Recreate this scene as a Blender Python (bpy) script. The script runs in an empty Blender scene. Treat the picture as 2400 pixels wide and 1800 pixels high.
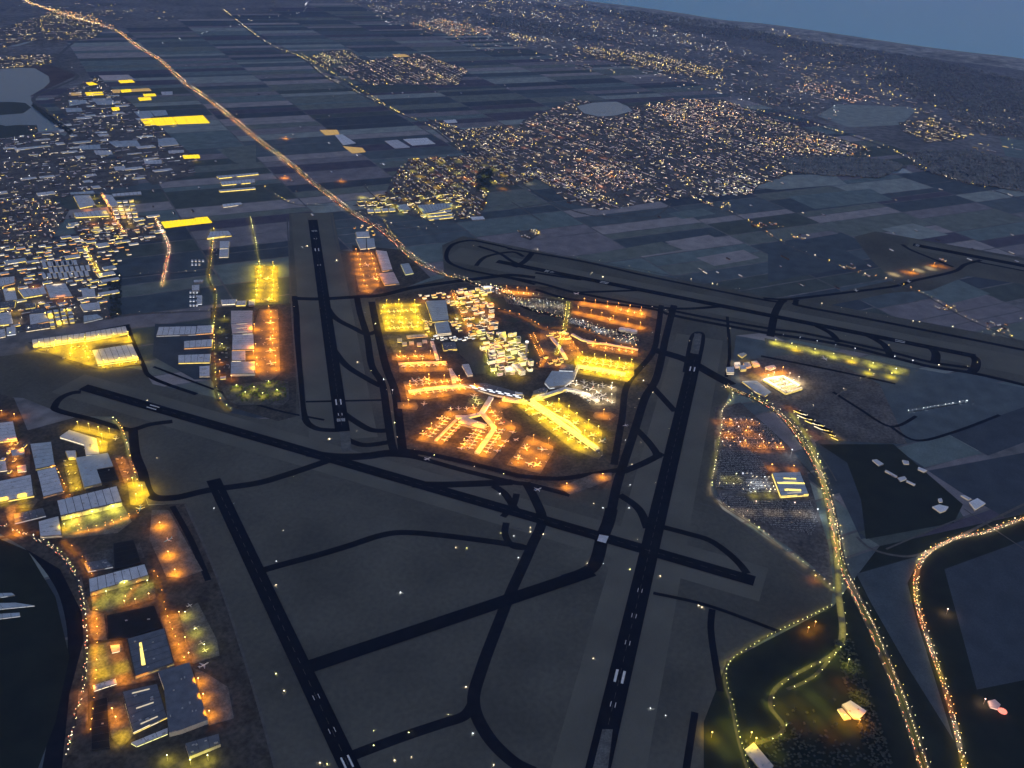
import bpy, math, random
from mathutils import Vector, Matrix
R = random.Random(7)
S = bpy.context.scene
COL = S.collection
rad = math.radians

# ---------------------------------------------------------------- camera
CAM = Vector((4058.7, 1177.9, 2447.8))
yaw, pit, rol = 4.41491, 0.48407, 0.06235
cy, sy = math.cos(yaw), math.sin(yaw)
FW = Vector((math.cos(pit)*sy, math.cos(pit)*cy, -math.sin(pit)))
r0 = Vector((cy, -sy, 0)); u0 = r0.cross(FW)
RT = r0*math.cos(rol) + u0*math.sin(rol)
UP = -r0*math.sin(rol) + u0*math.cos(rol)
FPX = 2229.2
cam = bpy.data.cameras.new('camera'); co = bpy.data.objects.new('camera', cam); COL.objects.link(co)
m = Matrix((RT, UP, -FW)).transposed().to_4x4(); m.translation = CAM
co.matrix_world = m
cam.sensor_width = 36; cam.lens = 36*FPX/2400; cam.clip_start = 10; cam.clip_end = 300000
S.camera = co

# ---------------------------------------------------------------- sky, sun, exposure
SUN_EL, SUN_AZ = rad(2.0), rad(110)
w = bpy.data.worlds.new('World'); S.world = w; w.use_nodes = True
nt = w.node_tree; nt.nodes.clear(); w.cycles.sampling_method = 'NONE'
sky = nt.nodes.new('ShaderNodeTexSky'); sky.sky_type = 'NISHITA'; sky.sun_disc = False
sky.sun_elevation = SUN_EL; sky.sun_rotation = SUN_AZ; sky.altitude = 200
sky.air_density = 1.0; sky.dust_density = 0.3; sky.ozone_density = 1.5
bg = nt.nodes.new('ShaderNodeBackground'); bg.inputs['Strength'].default_value = 0.1
wo = nt.nodes.new('ShaderNodeOutputWorld')
tint = nt.nodes.new('ShaderNodeVectorMath'); tint.operation = 'MULTIPLY'; tint.inputs[1].default_value = (1.20, 1.02, 1.2)
nt.links.new(sky.outputs[0], tint.inputs[0]); nt.links.new(tint.outputs[0], bg.inputs[0]); nt.links.new(bg.outputs[0], wo.inputs[0])
sl = bpy.data.lights.new('sun', 'SUN'); sl.energy = 0.004; sl.angle = rad(12); sl.color = (1, .8, .6)
so = bpy.data.objects.new('sun', sl); COL.objects.link(so)
sd = Vector((math.sin(SUN_AZ)*math.cos(rad(3)), math.cos(SUN_AZ)*math.cos(rad(3)), math.sin(rad(3))))
so.rotation_euler = sd.to_track_quat('Z', 'Y').to_euler()
vs = S.view_settings; vs.view_transform = 'Standard'; vs.look = 'None'; vs.gamma = 1
vs.use_curve_mapping = False; vs.exposure = 2.0
S.render.engine = 'CYCLES'
c = S.cycles
c.use_denoising = True; c.denoiser = 'OPENIMAGEDENOISE'; c.denoising_input_passes = 'RGB_ALBEDO_NORMAL'; c.max_bounces = 3; c.diffuse_bounces = 1; c.glossy_bounces = 2
c.transmission_bounces = 1; c.volume_bounces = 1; c.transparent_max_bounces = 4
c.sample_clamp_indirect = .3; c.sample_clamp_direct = 4.0; c.use_light_tree = True; c.use_adaptive_sampling = True; c.adaptive_threshold = .03; c.adaptive_min_samples = 32
c.caustics_reflective = False; c.caustics_refractive = False

# ---------------------------------------------------------------- photo -> ground helpers
def G(x, y, z=0.0):
    d = FW + RT*((x-1200)/FPX) + UP*((900-y)/FPX)
    t = (z-CAM.z)/d.z
    return Vector((CAM.x+d.x*t, CAM.y+d.y*t, z))
def TT(ox, oy, k): return lambda *p: [(ox+p[i]/k, oy+p[i+1]/k) for i in range(0, len(p), 2)]
def A(ox, oy): return TT(ox, oy, 3.6867)
def B(ox, oy): return TT(ox, oy, 7.3733)
def C6(ox, oy): return TT(ox, oy, 6.1444)
def D(ox, oy): return TT(ox, oy, 3.525)
F = TT(0, 0, .92167)
SP = TT(0, 0, 1.0)
def W(pts, z=0): return [G(x, y, z) for x, y in pts]
def xy(v): return (v.x, v.y)
def area(P): return .5*sum(P[i][0]*P[(i+1) % len(P)][1]-P[(i+1) % len(P)][0]*P[i][1] for i in range(len(P)))
def ccw(P): return P if area(P) > 0 else P[::-1]
def inside(x, y, P):
    c = False; j = len(P)-1
    for i in range(len(P)):
        if (P[i][1] > y) != (P[j][1] > y) and x < (P[j][0]-P[i][0])*(y-P[i][1])/(P[j][1]-P[i][1])+P[i][0]: c = not c
        j = i
    return c
def dcam(x, y): return math.sqrt((x-CAM.x)**2+(y-CAM.y)**2+CAM.z**2)
def proj(x, y, z=0):
    d = Vector((x, y, z))-CAM; t = d.dot(FW)
    if t <= 0: return (-9e9, -9e9)
    return (1200+FPX*d.dot(RT)/t, 900-FPX*d.dot(UP)/t)
def seen(x, y, mg=60):
    a, b = proj(x, y); return -mg < a < 2400+mg and -mg < b < 1800+mg
def smooth(P, n=6):
    out = []
    for i in range(len(P)-1):
        p0 = P[max(i-1, 0)]; p1 = P[i]; p2 = P[i+1]; p3 = P[min(i+2, len(P)-1)]
        for k in range(n):
            t = k/n
            out.append(p1.lerp(p2, 0) * 1.0 if k == 0 else
                       .5*((2*p1)+(p2-p0)*t+(2*p0-5*p1+4*p2-p3)*t*t+(3*p1-p0-3*p2+p3)*t*t*t))
    out.append(P[-1]); return out

# ---------------------------------------------------------------- materials
def mat(name, col, rough=.9, spec=.2, var=.0, scale=.02, emit=None, es=0, sampled=False, detail=4, metal=0, var2=0, scale2=.3):
    m = bpy.data.materials.new(name); m.use_nodes = True
    nt = m.node_tree; b = nt.nodes['Principled BSDF']
    b.inputs['Base Color'].default_value = (*col, 1); b.inputs['Roughness'].default_value = rough
    b.inputs['Specular IOR Level'].default_value = spec; b.inputs['Metallic'].default_value = metal
    if var:
        g = nt.nodes.new('ShaderNodeNewGeometry'); n = nt.nodes.new('ShaderNodeTexNoise')
        n.inputs['Scale'].default_value = scale; n.inputs['Detail'].default_value = detail
        nt.links.new(g.outputs['Position'], n.inputs['Vector'])
        r = nt.nodes.new('ShaderNodeMapRange'); r.inputs[1].default_value = .3; r.inputs[2].default_value = .7
        r.inputs[3].default_value = 1-var; r.inputs[4].default_value = 1+var
        nt.links.new(n.outputs['Fac'], r.inputs[0])
        src = r.outputs[0]
        if var2:
            n2 = nt.nodes.new('ShaderNodeTexNoise'); n2.inputs['Scale'].default_value = scale2; n2.inputs['Detail'].default_value = 3
            nt.links.new(g.outputs['Position'], n2.inputs['Vector'])
            r2 = nt.nodes.new('ShaderNodeMapRange'); r2.inputs[1].default_value = .3; r2.inputs[2].default_value = .7
            r2.inputs[3].default_value = 1-var2; r2.inputs[4].default_value = 1+var2
            nt.links.new(n2.outputs['Fac'], r2.inputs[0])
            mm = nt.nodes.new('ShaderNodeMath'); mm.operation = 'MULTIPLY'
            nt.links.new(src, mm.inputs[0]); nt.links.new(r2.outputs[0], mm.inputs[1]); src = mm.outputs[0]
        v = nt.nodes.new('ShaderNodeVectorMath'); v.operation = 'SCALE'; v.inputs[0].default_value = col
        nt.links.new(src, v.inputs['Scale']); nt.links.new(v.outputs[0], b.inputs['Base Color'])
    if emit:
        b.inputs['Emission Color'].default_value = (*emit, 1); b.inputs['Emission Strength'].default_value = es
        m.cycles.emission_sampling = 'AUTO' if sampled else 'NONE'
    return m
M = {}
M['ground'] = mat('ground', (.15, .145, .15), var=.35, scale=.0012, var2=.35, scale2=.012)
M['grass'] = mat('grass', (.104, .100, .084), var=.25, scale=.0025, spec=.05, var2=.12, scale2=.05)
M['mown'] = mat('short_mown_grass', (.138, .132, .110), var=.15, scale=.004, spec=.05, var2=.12)
M['asphalt'] = mat('asphalt', (.009, .009, .014), var=.25, scale=.02, spec=.02)
M['taxi'] = mat('taxi_asphalt', (.012, .012, .017), var=.25, scale=.02, spec=.02)
M['road'] = mat('road_asphalt', (.045, .045, .045), var=.2, scale=.05, spec=.1)
M['path'] = mat('pale_concrete_road', (.11, .105, .10), var=.2, scale=.05, spec=.1)
M['apron'] = mat('apron_concrete', (.125, .115, .09), var=.16, scale=.02, var2=.2, scale2=.1)
M['apron_dark'] = mat('dark_apron', (.065, .058, .05), var=.35, scale=.015, spec=.1, var2=.3, scale2=.06)
M['pad'] = mat('weathered_concrete', (.12, .12, .115), var=.3, scale=.03, var2=.3, scale2=.15)
M['paint'] = mat('white_paint', (.75, .75, .75), var=.15, scale=.1)
M['town'] = mat('town_ground', (.105, .095, .092), var=.4, scale=.008, var2=.4, scale2=.06)
M['yard'] = mat('yard', (.09, .085, .08), var=.4, scale=.02, var2=.4, scale2=.1)
M['farwood'] = mat('far_tree_foliage', (.19, .21, .215), var=.3, scale=.01)  # copy of tree_foliage lightened to offset the crowns' own shading
M['sand'] = mat('beach_sand', (.32, .31, .29))
M['dune'] = mat('dune', (.27, .265, .26), var=.4, scale=.0015, var2=.4, scale2=.006)
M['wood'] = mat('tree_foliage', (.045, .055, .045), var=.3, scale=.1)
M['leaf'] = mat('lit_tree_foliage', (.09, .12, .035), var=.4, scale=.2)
M['trunk'] = mat('bark', (.05, .035, .025))
fcols = [(.040, .048, .050), (.055, .060, .050), (.032, .040, .044), (.068, .060, .060), (.040, .034, .044),
         (.075, .080, .070), (.028, .034, .040), (.050, .062, .058), (.085, .075, .070), (.036, .042, .036)]
for i, q in enumerate(fcols):
    q = tuple(v*.55+sum(q)/3*.45 for v in q)
    M['field%d' % i] = mat('field_soil_%d' % i, (q[0]**1.9*40*.94, q[1]**1.9*40*.97, q[2]**1.9*40*1.04), var=.2, scale=.01, var2=.12, scale2=.1)  # blue-weighted factors put some distance haze into the soil colours
M['field_dark'] = mat('ploughed_dark_soil', (.012, .017, .010), var=.3, scale=.01)  # near-black colour carries the darkening of the lower corners, not ploughing
M['reed'] = mat('reed_bed', (.085, .060, .058), var=.3, scale=.005)
wm = mat('sea_water', (.03, .40, .62), rough=.35, spec=.2); M['sea'] = wm; wm.node_tree.nodes['Principled BSDF'].inputs['Specular IOR Level'].default_value = .05
M['lake'] = mat('lake_water', (.02, .09, .17), rough=.3, spec=.15)
M['roof'] = mat('grey_roof', (.62, .62, .66), var=.12, scale=.03, rough=.6, spec=.3, var2=.1, scale2=.3)
M['roof2'] = mat('bluish_roof', (.42, .48, .54), var=.12, scale=.03, rough=.6, spec=.3, var2=.1, scale2=.3)
M['roofd'] = mat('dark_bitumen_roof', (.13, .14, .17), var=.2, scale=.04, rough=.7, spec=.2)
M['roofp'] = mat('pinkish_roof', (.58, .50, .50), var=.12, scale=.03, rough=.7)
M['roofw'] = mat('white_roof', (.78, .78, .82), var=.1, scale=.03, rough=.6)
M['roofb'] = mat('black_roof', (.012, .012, .014), var=.2, scale=.05)
M['gap'] = mat('roof_gutter', (.05, .05, .05))
M['wall'] = mat('grey_wall', (.28, .27, .25), var=.15, scale=.1)
M['wallb'] = mat('brick_wall', (.16, .11, .09), var=.15, scale=.1)
M['wallw'] = mat('white_wall', (.6, .58, .52), var=.1, scale=.1)
M['unit'] = mat('metal_roof_unit', (.4, .4, .4), rough=.5)
M['tile'] = mat('dark_roof_tiles', (.05, .045, .048), var=.3, scale=.05)
M['white'] = mat('white_aircraft_paint', (.8, .8, .8), rough=.35, spec=.5)
M['wing'] = mat('grey_aircraft_metal', (.6, .6, .62), rough=.4, spec=.5)
M['blue'] = mat('sky_blue_aircraft_paint', (.12, .38, .62), rough=.35, spec=.5)
M['red'] = mat('red_paint', (.5, .05, .04), rough=.4)
M['green'] = mat('green_paint', (.05, .3, .12), rough=.4)
M['navy'] = mat('navy_paint', (.03, .06, .2), rough=.4)
M['engine'] = mat('engine_metal', (.25, .25, .27), rough=.4, metal=.6)
M['pole'] = mat('galvanised_pole', (.3, .3, .3), rough=.5)
M['carw'] = mat('pale_car_paint', (.5, .5, .5), rough=.3, spec=.5)
M['card'] = mat('dark_car_paint', (.04, .04, .05), rough=.3, spec=.5)
M['glassd'] = mat('dark_glass', (.02, .025, .03), rough=.1, spec=.5)
EM = {'yel': (1, .72, .12), 'gre': (.95, .92, .34), 'org': (1, .42, .08), 'wht': (1, .82, .52), 'cool': (.85, .92, 1.0), 'red': (1, .18, .10), 'pink': (1, .62, .45)}
K = 1.0; ROADZ = 3.0; HAZE = 1.05e-5
for k, q in EM.items():
    M['lamp_'+k] = mat('lamp_glow_'+k, (.8, .8, .8), emit=q, es=24*K)
    M['win_'+k] = mat('lit_window_'+k, (.3, .3, .3), emit=q, es=.5*K)  # glow for windows and for facades that lamps would light
    M['dim_'+k] = mat('dim_window_'+k, (.3, .3, .3), emit=q, es=.16*K)
M['glow_pane'] = mat('greenhouse_lit_pane', (.2, .2, .05), emit=(1, .66, .002), es=.34*K, sampled=False)
M['glow_pane2'] = mat('greenhouse_half_lit_pane', (.3, .28, .2), emit=(1, .58, .10), es=.11*K, sampled=False)
M['hl'] = mat('headlight', (.8, .8, .8), emit=(1, .85, .5), es=60*K)
M['tl'] = mat('tail_light', (.5, .1, .1), emit=(1, .12, .05), es=50*K)

# ---------------------------------------------------------------- mesh builder
class MB:
    def __init__(s): s.v = []; s.f = []; s.m = []
    def face(s, pts, mi=0):
        b = len(s.v); s.v += [tuple(p) for p in pts]; s.f.append(tuple(range(b, b+len(pts)))); s.m.append(mi)
    def prism(s, P, z0, z1, mi=0, top=None, bottom=False):
        P = ccw(P); n = len(P); b = len(s.v)
        s.v += [(p[0], p[1], z0) for p in P]+[(p[0], p[1], z1) for p in P]
        for i in range(n):
            j = (i+1) % n; s.f.append((b+i, b+j, b+n+j, b+n+i)); s.m.append(mi)
        s.f.append(tuple(b+n+i for i in range(n))); s.m.append(mi if top is None else top)
        if bottom: s.f.append(tuple(b+i for i in reversed(range(n)))); s.m.append(mi)
    def box(s, cx, cyy, z0, lx, ly, lz, ang=0, mi=0, top=None):
        ca, sa = math.cos(ang), math.sin(ang)
        s.prism([(cx+a*lx/2*ca-b*ly/2*sa, cyy+a*lx/2*sa+b*ly/2*ca) for a, b in ((-1, -1), (1, -1), (1, 1), (-1, 1))], z0, z0+lz, mi, top, True)
    def octa(s, x, y, z, r, mi=0, rz=None):
        b = len(s.v); rz = rz or r
        s.v += [(x+r, y, z), (x, y+r, z), (x-r, y, z), (x, y-r, z), (x, y, z+rz), (x, y, z-rz)]
        for i in range(4):
            s.f.append((b+i, b+(i+1) % 4, b+4)); s.m.append(mi); s.f.append((b+(i+1) % 4, b+i, b+5)); s.m.append(mi)
    def gable(s, cx, cyy, lx, ly, h, rh, ang, mi=0, mr=1):
        ca, sa = math.cos(ang), math.sin(ang)
        def T(a, b, z): return (cx+a*ca-b*sa, cyy+a*sa+b*ca, z)
        x, y = lx/2, ly/2
        q = [T(-x, -y, 0), T(x, -y, 0), T(x, y, 0), T(-x, y, 0), T(-x, -y, h), T(x, -y, h), T(x, y, h), T(-x, y, h), T(-x, 0, h+rh), T(x, 0, h+rh)]
        b = len(s.v); s.v += q
        for f, mm in (((0, 1, 5, 4), mi), ((1, 2, 6, 9, 5), mi), ((2, 3, 7, 6), mi), ((3, 0, 4, 8, 7), mi), ((4, 5, 9, 8), mr), ((6, 7, 8, 9), mr)):
            s.f.append(tuple(b+i for i in f)); s.m.append(mm)
    def mesh(s, name, mats):
        me = bpy.data.meshes.new(name); me.from_pydata(s.v, [], s.f)
        for q in mats: me.materials.append(M[q])
        if len(mats) > 1: me.polygons.foreach_set('material_index', s.m)
        me.update(); return me
    def obj(s, name, mats, parent=None, **kw):
        if isinstance(mats, str): mats = [mats]
        o = bpy.data.objects.new(name, s.mesh(name, mats)); COL.objects.link(o)
        if parent: o.parent = parent
        for k, v in kw.items(): o[k] = v
        return o
def thing(name, label, cat, loc=(0, 0, 0), rz=0, group=None):
    o = bpy.data.objects.new(name, None); COL.objects.link(o); o.location = loc; o.rotation_euler = (0, 0, rz)
    o.empty_display_size = 5; o['label'] = label; o['category'] = cat
    if group: o['group'] = group
    return o
_z = [0.9]
def nz():
    _z[0] += .01; return _z[0]
def flat(name, pts, m, z=None, world=False, parent=None):
    P = pts if world else [xy(v) for v in W(pts)]
    P = ccw(P); b = MB(); z = nz() if z is None else z; b.face([(p[0], p[1], z) for p in P])
    return b.obj(name, m, parent, **({} if parent else {'kind': 'structure'}))
def ribbon_pts(P, wd):
    L = []; Rr = []
    for i, p in enumerate(P):
        t = (P[min(i+1, len(P)-1)]-P[max(i-1, 0)]); t.z = 0; t.normalize(); n = Vector((-t.y, t.x, 0))*wd/2
        L.append(p+n); Rr.append(p-n)
    return L, Rr
def ribbon(name, pts, wd, m, z=None, curve=True, off=0, parent=None, world=False):
    P = pts if world else W(pts)
    if curve and len(P) > 2: P = smooth(P)
    if off: P = ribbon_pts(P, 2*off)[0]
    L, Rr = ribbon_pts(P, wd); z = nz() if z is None else z; b = MB()
    for i in range(len(P)-1):
        b.face([(q.x, q.y, z) for q in (Rr[i], Rr[i+1], L[i+1], L[i])])
    b.obj(name, m, parent, **({} if parent else {'kind': 'structure'}))
    return P
def walk(P, step, start=0):
    d = start; out = []
    for i in range(len(P)-1):
        a, b = P[i], P[i+1]; L = (b-a).length
        while d < L:
            t = (b-a).normalized(); out.append((a+t*d, t)); d += step
        d -= L
    return out
# ---------------------------------------------------------------- ground, water, air
b = MB(); b.face([(-90000, -70000, 0), (20000, -70000, 0), (20000, 70000, 0), (-90000, 70000, 0)])
b.obj('ground', 'ground', kind='structure')
coast = A(1200, 0)(-700, -330, 200, -80, 560, 0, 1000, 55, 1400, 110, 1800, 175, 2212, 215)+A(1800, 0)(600, 300, 1200, 390, 1700, 455, 2212, 515, 3400, 700)
cw = W(coast)
far = [Vector((-85000, 60000, 0)), Vector((-85000, -60000, 0))]
d0 = (cw[0]-cw[2]).normalized(); d1 = (cw[-1]-cw[-3]).normalized()
sea = [cw[0]+d0*40000]+cw+[cw[-1]+d1*25000, far[0], far[1]]
flat('sea', [xy(p) for p in sea], 'sea', z=.3, world=True)
dl, dr = ribbon_pts(cw, 2*1500)
dd = cw+[p for p in reversed(dl if (dl[3]-CAM).length < (dr[3]-CAM).length else dr)]
flat('dunes', [xy(p) for p in dd], 'dune', z=.35, world=True)
ribbon('beach', cw, 260, 'sand', z=.5, world=True)

# polder parcels
ax = (G(*F(1000, 330)[0])-G(*F(650, 125)[0])); ax.z = 0; ax.normalize(); ay = Vector((-ax.y, ax.x, 0))
org = G(*F(1000, 330)[0])
lake_poly = A(0, 0)(-600, 560, 0, 580, 300, 590, 420, 660, 430, 710, 380, 760, 260, 830, 290, 880, 400, 960, 520, 1040, 600, 1100, 500, 1130, 330, 1140, 320, 1080, 150, 1080, 50, 1090, -300, 1040)
nf = 0; farb = MB(); nfar = 0
polder = [xy(v) for v in W(F(-60, 560, 60, 430, 150, 290, 115, 250, 75, 215, 165, 165, 130, 130, 200, 65, 330, 60, 600, 20, 700, 5, 850, 40, 1200, 120, 1500, 160, 1690, 265, 2000, 320, 2260, 400, 2260, 1700, -60, 1700))]
cells = []
u = -16000
assert True
while u < 16000:
    v = -12000
    k = R.random()
    for j in range(26):
        uu = u+R.uniform(-10, 10); vv = -12000+j*1000
        sub = []
        a = 0
        while a < 1000-1:
            wdt = R.choice((125, 200, 200, 250, 375)); wdt = min(wdt, 1000-a); 
            if 1000-a-wdt < 150: wdt = 1000-a
            sub.append((a, wdt)); a += wdt
        for a, wdt in sub:
            cx = org+ax*(u+a+wdt/2)+ay*(vv+500)
            if not inside(cx.x, cx.y, polder) or not seen(cx.x, cx.y, 200): continue
            cells.append((dcam(cx.x, cx.y), u+a, wdt, vv))
    u += 1000
cells.sort()
for i, (dist, uu, wdt, vv) in enumerate(cells):
    g = 7
    p = [org+ax*(uu+g)+ay*(vv+g), org+ax*(uu+wdt-g)+ay*(vv+g), org+ax*(uu+wdt-g)+ay*(vv+1000-g), org+ax*(uu+g)+ay*(vv+1000-g)]
    mi = R.randrange(10)
    if i < 330:
        flat('field', [xy(q) for q in p], 'field%d' % mi, z=.5, world=True)
    else:
        farb.face([(q.x, q.y, .5) for q in ccwv(p)] if False else [(q.x, q.y, .5) for q in (p if area([xy(t) for t in p]) > 0 else p[::-1])], mi)
farb.obj('farmland', ['field%d' % i for i in range(10)], kind='structure')
# a few fields that stand out in the photograph
for pts, mi in ((A(1200, 450)(1320, 430, 1700, 370, 1840, 430, 1470, 500), 8), (A(1200, 450)(1590, 570, 2000, 500, 2140, 570, 1750, 640), 8),
                (A(1200, 450)(1340, 185, 1640, 140, 1760, 190, 1470, 235), 7), (A(1200, 450)(560, 560, 1290, 430, 1480, 500, 830, 600), 1),
                (A(1800, 450)(200, 380, 540, 335, 610, 360, 290, 415), 3), (A(1800, 450)(980, 320, 1250, 270, 1560, 370, 1250, 420), 5),
                (A(1800, 450)(1270, 830, 1650, 760, 1920, 880, 1560, 970), 7), (A(1800, 450)(0, 480, 500, 420, 880, 620, 0, 780), 2),
                (F(1760, 955, 1790, 940, 1925, 1010, 2030, 1050, 2060, 1110, 1930, 1150, 1860, 1165, 1830, 1100), 6),
                (A(1800, 900)(780, 1280, 1640, 1070, 1690, 1150, 1350, 1300, 1000, 1420), 9),
                (A(1800, 900)(1550, 430, 2212, 200, 2500, 400, 1900, 620), 6), (A(1800, 900)(1100, 560, 1550, 430, 1850, 600, 1350, 720), 7),
                (A(1800, 900)(1380, 750, 2400, 560, 2400, 1080, 2060, 1160, 1700, 960), 6), (A(1800, 900)(1980, 1480, 2300, 1350, 2500, 1600, 2212, 1700, 1880, 1600), 7),
                (F(1640, 380, 1800, 376, 1830, 398, 1680, 410, 1625, 405), 5), (F(1700, 425, 1880, 408, 1930, 432, 1760, 452), 7), (A(0, 0)(1870, 1290, 2212, 1250, 2212, 1450, 2020, 1400), 1),
                (A(1800, 0)(600, 900, 1300, 930, 1150, 1080, 700, 1100, 420, 1000), 5), (A(1800, 0)(2000, 1180, 2400, 1250, 2400, 1400, 2050, 1350), 7)):
    flat('field', pts, 'field%d' % mi, z=nz()-.2)
flat('lake', lake_poly, 'lake', z=nz())
flat('island', A(0, 0)(-200, 890, 80, 880, 220, 890, 270, 930, 200, 980, 0, 995, -200, 990), 'wood')
flat('island', A(0, 0)(-200, 1030, 50, 1090, 150, 1080, 320, 1085, 330, 1140, 250, 1190, 0, 1230, -200, 1200), 'wood')
flat('reed_bed', A(0, 0)(0, 520, 300, 530, 640, 620, 660, 650, 520, 720, 400, 770, 380, 760, 430, 710, 420, 660, 300, 590, 0, 578), 'reed')
flat('lake', A(0, 0)(-300, 320, 0, 310, 200, 330, 280, 360, 150, 400, -300, 420), 'lake')
flat('lake', A(1200, 0)(560, 920, 700, 890, 900, 880, 1000, 920, 1040, 960, 900, 1000, 750, 1010, 620, 980), 'lake', z=3.5)
flat('lake', A(1800, 0)(700, 1460, 800, 1430, 1000, 1430, 1180, 1460, 1250, 1500, 1000, 1500, 760, 1500), 'lake', z=3.5)
ribbon('canal', A(0, 0)(840, 250, 700, 320, 560, 430, 500, 500, 520, 580, 670, 660, 500, 750, 290, 850, 400, 960, 610, 1100, 560, 1230, 700, 1340), 45, 'path')
ribbon('canal', F(-20, 1130, 60, 1170, 130, 1250, 160, 1330, 165, 1420, 140, 1520, 110, 1680), 60, 'taxi')
flat('pond', A(600, 0)(1910, 1470, 2020, 1480, 2030, 1560, 2010, 1659, 1900, 1659, 1905, 1550), 'wood', z=3.5)

flat('field', F(-60, 1140, 60, 1190, 120, 1290, 150, 1420, 120, 1560, 60, 1720, -60, 1720), 'field_dark')  # dark sheet that puts the lower left corner dimming into the ground
flat('field', F(1520, 1560, 1570, 1430, 1800, 1310, 1900, 1180, 2260, 1100, 2260, 1740, 1520, 1740), 'field_dark')  # same for the lower right corner: dimming laid down as soil colour
flat('field', F(2040, 1230, 2260, 1150, 2260, 1460, 2110, 1490), 'field6')
flat('field', F(1850, 1240, 1990, 1200, 1960, 1260, 1980, 1340, 2060, 1600, 1960, 1440, 1880, 1300), 'field2')
flat('field', F(1860, 1080, 1830, 1000, 1770, 960, 1930, 960, 2080, 1090, 2060, 1130, 1870, 1165), 'field_dark')
# airport ground
flat('airfield_grass', F(-40, 775, 75, 760, 310, 800, 330, 830, 470, 860, 490, 890, 560, 905, 625, 905, 625, 460, 720, 460, 735, 540, 770, 545, 800, 640, 960, 600, 955, 530, 1000, 510, 1690, 648, 1736, 648, 2260, 745, 2260, 840, 1640, 720, 1590, 725, 1575, 850, 1550, 930, 1535, 1060, 1560, 1100, 1800, 1260, 1795, 1310, 1570, 1420, 1550, 1500, 1520, 1560, 1520, 1700, 600, 1700, 550, 1500, 470, 1260, 400, 1090, 320, 1090, 280, 950, 240, 900, 150, 900, 50, 860, -40, 855), 'grass', z=.9)
flat('airfield_grass', F(1700, 655, 1930, 605, 1880, 560, 1845, 512, 1890, 500, 2260, 566, 2260, 622, 2090, 596, 2010, 628, 1930, 632, 1750, 668), 'grass', z=.88)
flat('airfield_grass', F(1590, 725, 2250, 845, 2250, 900, 1950, 960, 1790, 940, 1700, 880, 1575, 850), 'field0', z=.7)
flat('airport_ground', F(810, 645, 1000, 610, 1190, 620, 1300, 650, 1420, 690, 1420, 780, 1345, 1000, 1300, 1060, 1180, 1050, 960, 995, 860, 960, 850, 850), 'apron_dark')
flat('airport_ground', F(455, 665, 640, 655, 640, 900, 600, 910, 500, 880, 455, 820), 'apron_dark')
flat('airport_ground', F(-40, 840, 30, 860, 60, 930, 170, 900, 260, 920, 320, 1092, 402, 1088, 432, 1160, 472, 1258, 515, 1380, 552, 1498, 604, 1705, 130, 1700, 150, 1500, 190, 1350, 130, 1230, -40, 1130), 'apron_dark')
flat('airport_ground', F(60, 740, 280, 700, 310, 790, 180, 800), 'apron_dark')
flat('airport_ground', F(335, 700, 458, 700, 456, 820, 420, 820, 330, 770), 'field6')
flat('airport_ground', F(760, 530, 870, 540, 930, 600, 830, 640, 770, 640, 765, 560), 'apron_dark')
flat('car_park', F(1545, 880, 1600, 870, 1700, 960, 1740, 1010, 1790, 1180, 1800, 1260, 1700, 1180, 1560, 1090, 1540, 1040), 'town')
flat('town_ground', F(1590, 780, 1760, 760, 1900, 830, 1960, 960, 1760, 950, 1600, 830), 'town')

# ---------------------------------------------------------------- runways and taxiways
for i_, (q_, w_) in enumerate((((731, 500, 806, 1030), 330), ((1640, 790, 1380, 1900), 290), ((1060, 594, 2420, 862), 300), ((160, 898, 1790, 1370), 230), ((2130, 571, 2480, 638), 260))):
    ribbon('mown_grass', SP(*q_), w_, 'mown', z=.908+.008*i_)
rw = []
def runway(a, bb, wd=72, name='runway'):
    p, q = G(*a), G(*bb); P = [p, q]; z = 2.6+len(rw)*.03; L, Rr = ribbon_pts(P, wd); b = MB()
    b.face([(t.x, t.y, z) for t in (Rr[0], Rr[1], L[1], L[0])])
    o = b.obj(name, 'asphalt', kind='structure'); rw.append(o); return o, p, q, z
def marks(rwy, p, q, z, dist, off=12, w_=7, l_=60):
    t = (q-p).normalized(); n = Vector((-t.y, t.x, 0)); b = MB(); c = p+t*dist
    for s in (-1, 1):
        for k in range(max(1, int(w_/9)) if w_ > 12 else 1):
            e = c+n*s*off
            b.face([(r.x, r.y, z+.25) for r in (e-t*l_/2-n*w_/2, e+t*l_/2-n*w_/2, e+t*l_/2+n*w_/2, e-t*l_/2+n*w_/2)])
    b.obj('aiming_marking', 'paint', rwy)
def piano(rwy, p, q, z, dist, wd=45):
    t = (q-p).normalized(); n = Vector((-t.y, t.x, 0)); b = MB(); c = p+t*dist
    for k in range(-5, 6):
        if k == 0: continue
        e = c+n*k*wd/12
        b.face([(r.x, r.y, z+.25) for r in (e-t*15-n*.9, e+t*15-n*.9, e+t*15+n*.9, e-t*15+n*.9)])
    b.obj('threshold_marking', 'paint', rwy)
def centre(rwy, p, q, z):
    t = (q-p).normalized(); n = Vector((-t.y, t.x, 0)); b = MB(); d = 90
    while d < (q-p).length-90:
        e = p+t*d; b.face([(r.x, r.y, z+.25) for r in (e-n*.5, e+t*30-n*.5, e+t*30+n*.5, e+n*.5)]); d += 60
    b.obj('centre_line', 'pad', rwy)
def dm(p, px): return (G(*px)-p).length
o, p, q, z = runway((733, 516), (803, 1012)); centre(o, p, q, z)
marks(o, p, q, z, dm(p, (743, 586))); marks(o, p, q, z, dm(p, (795, 943))); piano(o, p, q, z, dm(p, (735, 542))); piano(o, p, q, z, dm(p, (801, 985)))
for d_ in ((739, 560), (744, 622), (799, 972)): marks(o, p, q, z, dm(p, d_), off=9, w_=3, l_=25)
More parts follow.
